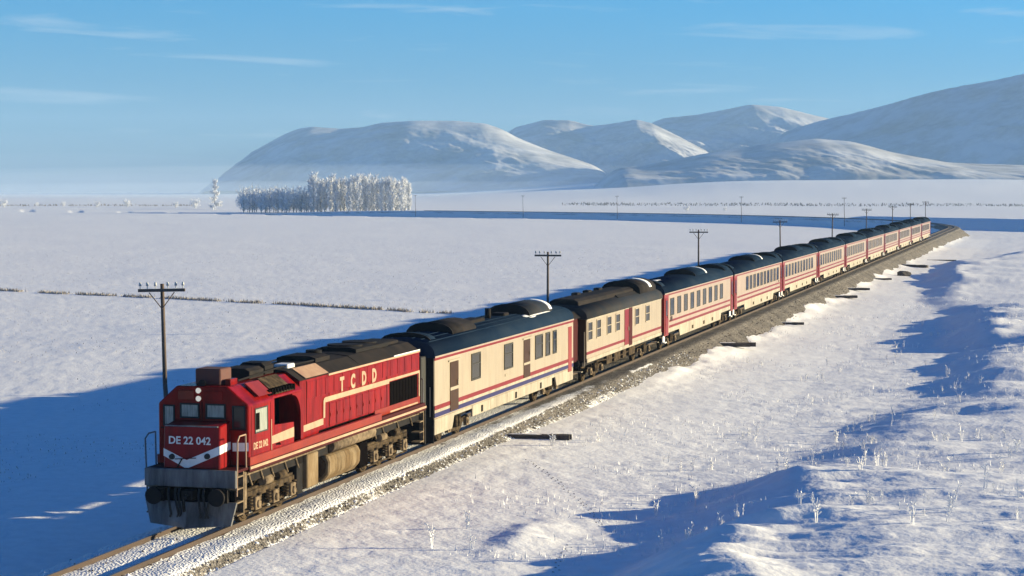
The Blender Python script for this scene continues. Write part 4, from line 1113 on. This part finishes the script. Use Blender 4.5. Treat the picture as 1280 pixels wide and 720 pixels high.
def reg_line(rng, n):
    k = rng.random(n); x = -66 + 60 * k + rng.normal(0, .25, n); y = 236.7 - 48.5 * k + rng.normal(0, .35, n)
    keep = fbm(k * 38, k * 0, 3, 13) > -.22
    return x[keep], y[keep]
frosted_grass(6000, 'dry_grass_line', reg_line, .10, .42, M['straw'], 'broken line of dry brown grass crossing the left field', 9, .04)
# animal track : small clods in a dotted line, dark colour paints the prints' shade
def clods():
    m = MB(); rng = random.Random(3)
    path = [ground_px(660, 590, -.95), ground_px(700, 618, -.95), ground_px(735, 645, -.9), ground_px(755, 668, -.8)]
    path2 = [ground_px(712, 690, -.8), ground_px(700, 705, -.75), ground_px(692, 722, -.7)]
    for pa in (path, path2):
        for a, b in zip(pa[:-1], pa[1:]):
            d = math.hypot(b[0] - a[0], b[1] - a[1]); n = int(d / .28)
            for k in range(n):
                f = k / n; x = a[0] + (b[0] - a[0]) * f + (.06 if k % 2 else -.06) + rng.uniform(-.04, .04); y = a[1] + (b[1] - a[1]) * f
                z = gz(x, y); r = rng.uniform(.03, .055); h = rng.uniform(.015, .035)
                m.add([(x - r, y - r * .8, z - .01), (x + r, y - r, z - .01), (x + r * .8, y + r, z - .01), (x - r, y + r * .9, z - .01), (x, y, z + h)], [(0, 1, 4), (1, 2, 4), (2, 3, 4), (3, 0, 4)])
    o = m.build('animal_tracks', M['straw'])
    tag(o, 'dotted animal trail across the snow below the timber pile', kind='stuff')
clods()

# ------------------------------------------------------------------ frosted trees
def tree_proto(seed, h, w, kind):
    rng = random.Random(seed)
    T = empty('frosted_tree', (0, 0, 0))
    tr = MB(); tr.cyl((0, 0, -.5), (rng.uniform(-.2, .2), 0, h * .5), h * .016, h * .010, 6); tr.cyl((0, 0, h * .5), (0, 0, h * .93), h * .010, h * .003, 5)
    limbs = []
    nl = 46 if kind != 'bush' else 34
    for k in range(nl):
        f = (.02 + .84 * rng.random() ** 1.35) if kind != 'bush' else rng.uniform(.02, .5); a = rng.uniform(0, 6.28)
        if kind == 'poplar':
            rad = w * (.35 + .65 * math.sin(math.pi * min(1, f * 1.05 + .12)) ** .6) * rng.uniform(.5, 1.05); up = rng.uniform(.16, .30) * h
        elif kind == 'cone':
            rad = w * (1 - f) * rng.uniform(.6, 1.05) + .2; up = rng.uniform(-.02, .10) * h
        else:
            rad = w * rng.uniform(.45, 1.0); up = rng.uniform(.25, .6) * h * (1.2 - rad / w * .55)
        p0 = Vector((0, 0, h * f)); p1 = p0 + Vector((math.cos(a) * rad, math.sin(a) * rad, up)); p1.z = min(p1.z, h * rng.uniform(.82, 1.03))
        tr.cyl(p0, p1, h * .004, h * .0015, 3, False); limbs.append((p0, p1))
    tr.build('trunk', M['bark'], T)
    cr_ = MB()
    for p0, p1 in limbs:
        for q in range(30):
            f = rng.uniform(.15, 1.08); c = p0.lerp(p1, f) + Vector((rng.gauss(0, .22), rng.gauss(0, .22), rng.gauss(0, .3)))
            L_ = rng.uniform(.5, 1.25) * h / 17; a = rng.uniform(0, 6.28); b = rng.uniform(.07, .24)
            d = Vector((math.cos(a) * .45, math.sin(a) * .45, rng.uniform(.3, 1.0)))
            e1 = Vector((-math.sin(a), math.cos(a), 0)) * b
            cr_.add([c - e1, c + e1, c + d * L_ + e1 * .3, c + d * L_ - e1 * .3], [(0, 1, 2, 3)])
    cr_.build('crown', M['frost'], T)
    return T
tp = [tree_proto(1, 17.5, 2.5, 'poplar'), tree_proto(2, 16.6, 2.1, 'poplar'), tree_proto(3, 18.2, 2.7, 'poplar'), tree_proto(4, 16.2, 2.3, 'poplar')]
tb_ = [tree_proto(11, 14.0, 4.4, 'bush'), tree_proto(12, 12.6, 4.0, 'bush'), tree_proto(13, 14.6, 3.8, 'bush')]
tc_ = tree_proto(21, 15.5, 3.6, 'cone')
ts = [tree_proto(31, 5.5, 3.0, 'bush'), tree_proto(32, 4.2, 2.6, 'bush')]
used = set()
def plant(proto, u, y, sc=1.0, label='', cat='tree', group=None, jz=None):
    x = (u - 640) / 2520.85 * y
    o = proto if proto.name not in used else copy_tree(proto)
    used.add(proto.name)
    o.location = (x, y, gz(x, y) - .1 if jz is None else jz); o.rotation_euler = (0, 0, random.uniform(0, 6.28)); s = sc * random.uniform(.93, 1.07)
    o.scale = (s, s, s)
    tag(o, label, cat, group)
g1 = 'tall frosted poplars of the grove'; g2 = 'lower frosted trees of the grove'
n_p = 46
for k in range(n_p):
    u = 387 + (510 - 387) * (k / (n_p - 1)) + random.uniform(-2, 2)
    lab = 'tall slender frosted poplar standing close among others in the grove'
    if k == 0: lab = 'tall frosted poplar at the left end of the tall row, next to the lower trees'
    if k == n_p - 1: u = 511; lab = 'tall frosted poplar at the right end of the grove, brightly sunlit'
    plant(tp[k % 4], u, random.uniform(985, 1035), random.uniform(.92, 1.06), lab, 'tree', g1)
for k in range(32):
    u = 303 + 84 * k / 31 + random.uniform(-2, 2)
    lab = 'low bushy frosted tree in the left half of the grove'
    if k == 0: lab = 'low bushy frosted tree at the left end of the grove'
    plant(tb_[k % 3], u, random.uniform(985, 1030), random.uniform(.9, 1.1), lab, 'tree', g2)
plant(tc_, 269, 1150, 1.32, 'lone tall frosted conical tree left of the grove', 'tree')
bl = ['small frosted bush beside the lone conical tree', 'small frosted bush left of the lone tree, second from it', 'small frosted tree on the far field edge, third left of the lone tree', 'pale bush on the hazy field edge, fourth left of the lone tree', 'pale bush on the hazy field edge, fifth left of the lone tree', 'pale bush on the hazy field edge, sixth left of the lone tree', 'leftmost pale bush on the hazy field edge']
for k, (u, y, s_) in enumerate(((244, 1200, 1.15), (220, 1250, .9), (160, 1300, 1.0), (122, 1300, 1.1), (80, 1350, .7), (46, 1350, .7), (5, 1300, 1.1))):
    plant(ts[k % 2], u, y, s_, bl[k], 'bush', 'frosted bushes on the far left field edge')
plant(ts[0], 858, 1060, .75, 'small dark bush on the plain beyond the far embankment', 'bush')
plant(ts[1], 906, 1080, .6, 'tiny bush right of the small dark bush on the plain', 'bush')
def far_scrub():
    m = MB(); rng = random.Random(9)
    for k in range(1500):
        y = rng.choice((1380, 1400, 1430)) + rng.gauss(0, 6); u = rng.uniform(700, 1300) if rng.random() < .8 else rng.uniform(-20, 240)
        x = (u - 640) / 2520.85 * y; h = rng.uniform(.3, 1.6); w = rng.uniform(.2, .6)
        m.add([(x - w, y, -.3), (x + w, y + .2, -.3), (x + w * .2, y, h), (x, y - w, -.3), (x, y + w, -.3), (x, y + .1, h * .9)], [(0, 1, 2), (3, 4, 5)])
    v = np.array(m.v); v[:, 2] += ground_z(v[:, 0], v[:, 1])
    m.v = [tuple(q) for q in v]
    o = m.build('distant_scrub', M['straw']); tag(o, 'thin lines of scrub far across the plain', kind='stuff')
far_scrub()

# ------------------------------------------------------------------ hills
def hill(name, label, sil, Yc, depth, seed, base_px=214, rough=1.0, ny=150, skew=0.5, side=1.0):
    """a ridge whose crest runs obliquely, its right end nearer; sil = crest line columns and rows, turned into metres"""
    us = np.array([p[0] for p in sil], float); vs = np.array([p[1] for p in sil], float)
    a = (us - 640) / 2520.85; am = .5 * (a[0] + a[-1]); Xc = am * Yc
    X = a * (Yc + skew * Xc) / (1 + a * skew); YX = Yc - skew * (X - Xc)
    Hh = (235.1 - vs) / 2520.85 * YX + CAM_H
    z0 = (235.1 - base_px) / 2520.85 * (Yc - depth) - 4
    nx = 420
    gx = np.linspace(X[0], X[-1], nx); crest = np.interp(gx, X, Hh); cy = Yc - skew * (gx - Xc)
    kk = np.ones(9) / 9; crest = np.convolve(np.pad(crest, 4, mode='edge'), kk, 'valid')
    gv = np.linspace(-1, 1, ny)
    GX, GV = np.meshgrid(gx, gv); GY = cy[None, :] + GV * depth
    wx = .30 * fbm(GX / depth * 1.5, GY / depth * .9, 3, seed)
    env = np.clip(1 - np.abs(GV), 0, 1)
    d = GV + wx * env
    prof = np.clip(1 - np.abs(d), 0, 1); prof = prof ** 1.2 * (1.5 - .5 * prof)
    prof = prof * np.minimum(1, env * 6)
    ends = np.linspace(0, 1, nx); ht = np.maximum(crest[None, :] - z0, 0) * (sstep(0, .12, ends) * sstep(1, .90, ends))[None, :]
    gul = fbm((GX + GY * .55) / (depth * .30), (GY - .3 * GX) / (depth * .8), 6, seed + 9, .58)
    Z = z0 + ht * prof + ht * .80 * rough * gul * prof * (1 - prof) * (1.2 - prof)
    Z = Z - 12 * (1 - np.minimum(1, env * 6)) - 45 * (1 - (sstep(0, .10, ends) * sstep(1, .92, ends)))[None, :]
    co = np.stack([GX, GY, Z], -1).reshape(-1, 3)
    idx = np.arange(nx * ny).reshape(ny, nx)
    q = np.stack([idx[:-1, :-1], idx[:-1, 1:], idx[1:, 1:], idx[1:, :-1]], -1).reshape(-1, 4)
    me = bpy.data.meshes.new(name); me.from_pydata(co.tolist(), [], q.tolist())
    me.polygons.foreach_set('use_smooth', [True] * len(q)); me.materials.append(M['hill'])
    o = bpy.data.objects.new(name, me); COL.objects.link(o)
    tag(o, label, kind='structure')
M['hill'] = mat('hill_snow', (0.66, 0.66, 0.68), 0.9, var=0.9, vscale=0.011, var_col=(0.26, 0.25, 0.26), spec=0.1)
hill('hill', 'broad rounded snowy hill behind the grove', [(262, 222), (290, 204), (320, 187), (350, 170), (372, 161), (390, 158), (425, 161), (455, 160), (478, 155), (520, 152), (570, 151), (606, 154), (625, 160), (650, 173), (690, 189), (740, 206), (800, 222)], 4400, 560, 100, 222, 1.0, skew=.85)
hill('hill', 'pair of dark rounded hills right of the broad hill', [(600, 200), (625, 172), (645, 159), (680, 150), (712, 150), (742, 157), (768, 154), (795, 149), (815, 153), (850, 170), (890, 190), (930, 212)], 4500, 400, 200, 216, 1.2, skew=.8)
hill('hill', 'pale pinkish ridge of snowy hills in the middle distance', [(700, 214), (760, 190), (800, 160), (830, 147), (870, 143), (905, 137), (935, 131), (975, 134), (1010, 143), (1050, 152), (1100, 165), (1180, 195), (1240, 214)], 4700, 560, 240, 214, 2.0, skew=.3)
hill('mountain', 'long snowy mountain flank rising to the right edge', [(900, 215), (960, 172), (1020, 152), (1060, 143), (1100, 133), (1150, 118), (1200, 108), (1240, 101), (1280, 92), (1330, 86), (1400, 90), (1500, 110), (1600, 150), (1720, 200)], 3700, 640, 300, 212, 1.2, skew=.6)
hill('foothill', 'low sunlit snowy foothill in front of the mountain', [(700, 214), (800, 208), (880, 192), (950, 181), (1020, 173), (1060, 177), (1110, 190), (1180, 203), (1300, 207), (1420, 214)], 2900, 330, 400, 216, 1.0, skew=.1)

# ------------------------------------------------------------------ haze
hz = MB().box(-7200, 7200, -7200, 7200, -40, 262).build('haze', M['snow'])
hz.data.materials.clear()
hm = bpy.data.materials.new('haze'); hm.use_nodes = True
hn = hm.node_tree.nodes; hn.clear()
ho = hn.new('ShaderNodeOutputMaterial'); hv = hn.new('ShaderNodeVolumePrincipled')
hv.inputs['Color'].default_value = (0.42, 0.68, 1.0, 1); hv.inputs['Density'].default_value = 0.00011; hv.inputs['Anisotropy'].default_value = 0.0
hm.node_tree.links.new(hv.outputs[0], ho.inputs['Volume'])
hz.data.materials.append(hm)
tag(hz, 'thin winter haze over the whole plain', kind='stuff')

def mist_bank(cx, cy, rx, ry, top, dens, col, label):
    bm = bmesh.new(); bmesh.ops.create_uvsphere(bm, u_segments=48, v_segments=16, radius=1.0)
    rng = random.Random(int(cx))
    for v in bm.verts:
        k = 1 + .18 * float(fbm(np.array([v.co.x * 2.1 + 4]), np.array([v.co.y * 2.1 + v.co.z]), 3, 12)[0])
        v.co = Vector((v.co.x * rx * k, v.co.y * ry * k, (top * v.co.z * k) if v.co.z > 0 else 14 * v.co.z))
    me = bpy.data.meshes.new('mist_bank'); bm.to_mesh(me); bm.free()
    m = bpy.data.materials.new('mist'); m.use_nodes = True; n = m.node_tree.nodes; n.clear()
    a = n.new('ShaderNodeOutputMaterial'); v = n.new('ShaderNodeVolumePrincipled')
    v.inputs['Color'].default_value = (*col, 1); v.inputs['Density'].default_value = dens; m.node_tree.links.new(v.outputs[0], a.inputs['Volume'])
    me.materials.append(m)
    o = bpy.data.objects.new('mist_bank', me); COL.objects.link(o); o.location = (cx, cy, -8)
    tag(o, label, kind='stuff')
FRONT = (0.66, 0.78, 0.95); LEFT = (0.36, 0.46, 0.66)
mist_bank(-300, 3350, 1000, 900, 30, 0.00022, FRONT, 'lowest thin sheet of ground mist in front of the broad hill')
mist_bank(-330, 3360, 1100, 930, 58, 0.00016, FRONT, 'pale upper veil of ground mist in front of the broad hill')
mist_bank(-1480, 5500, 1250, 950, 60, 0.00018, LEFT, 'grey blue mist lying on the far left horizon')
mist_bank(-1500, 5520, 1300, 980, 115, 0.00011, LEFT, 'thinner grey blue mist above the far left horizon')
mist_bank(-1530, 5540, 1350, 1010, 175, 0.00008, LEFT, 'faintest top veil of mist over the far left horizon')
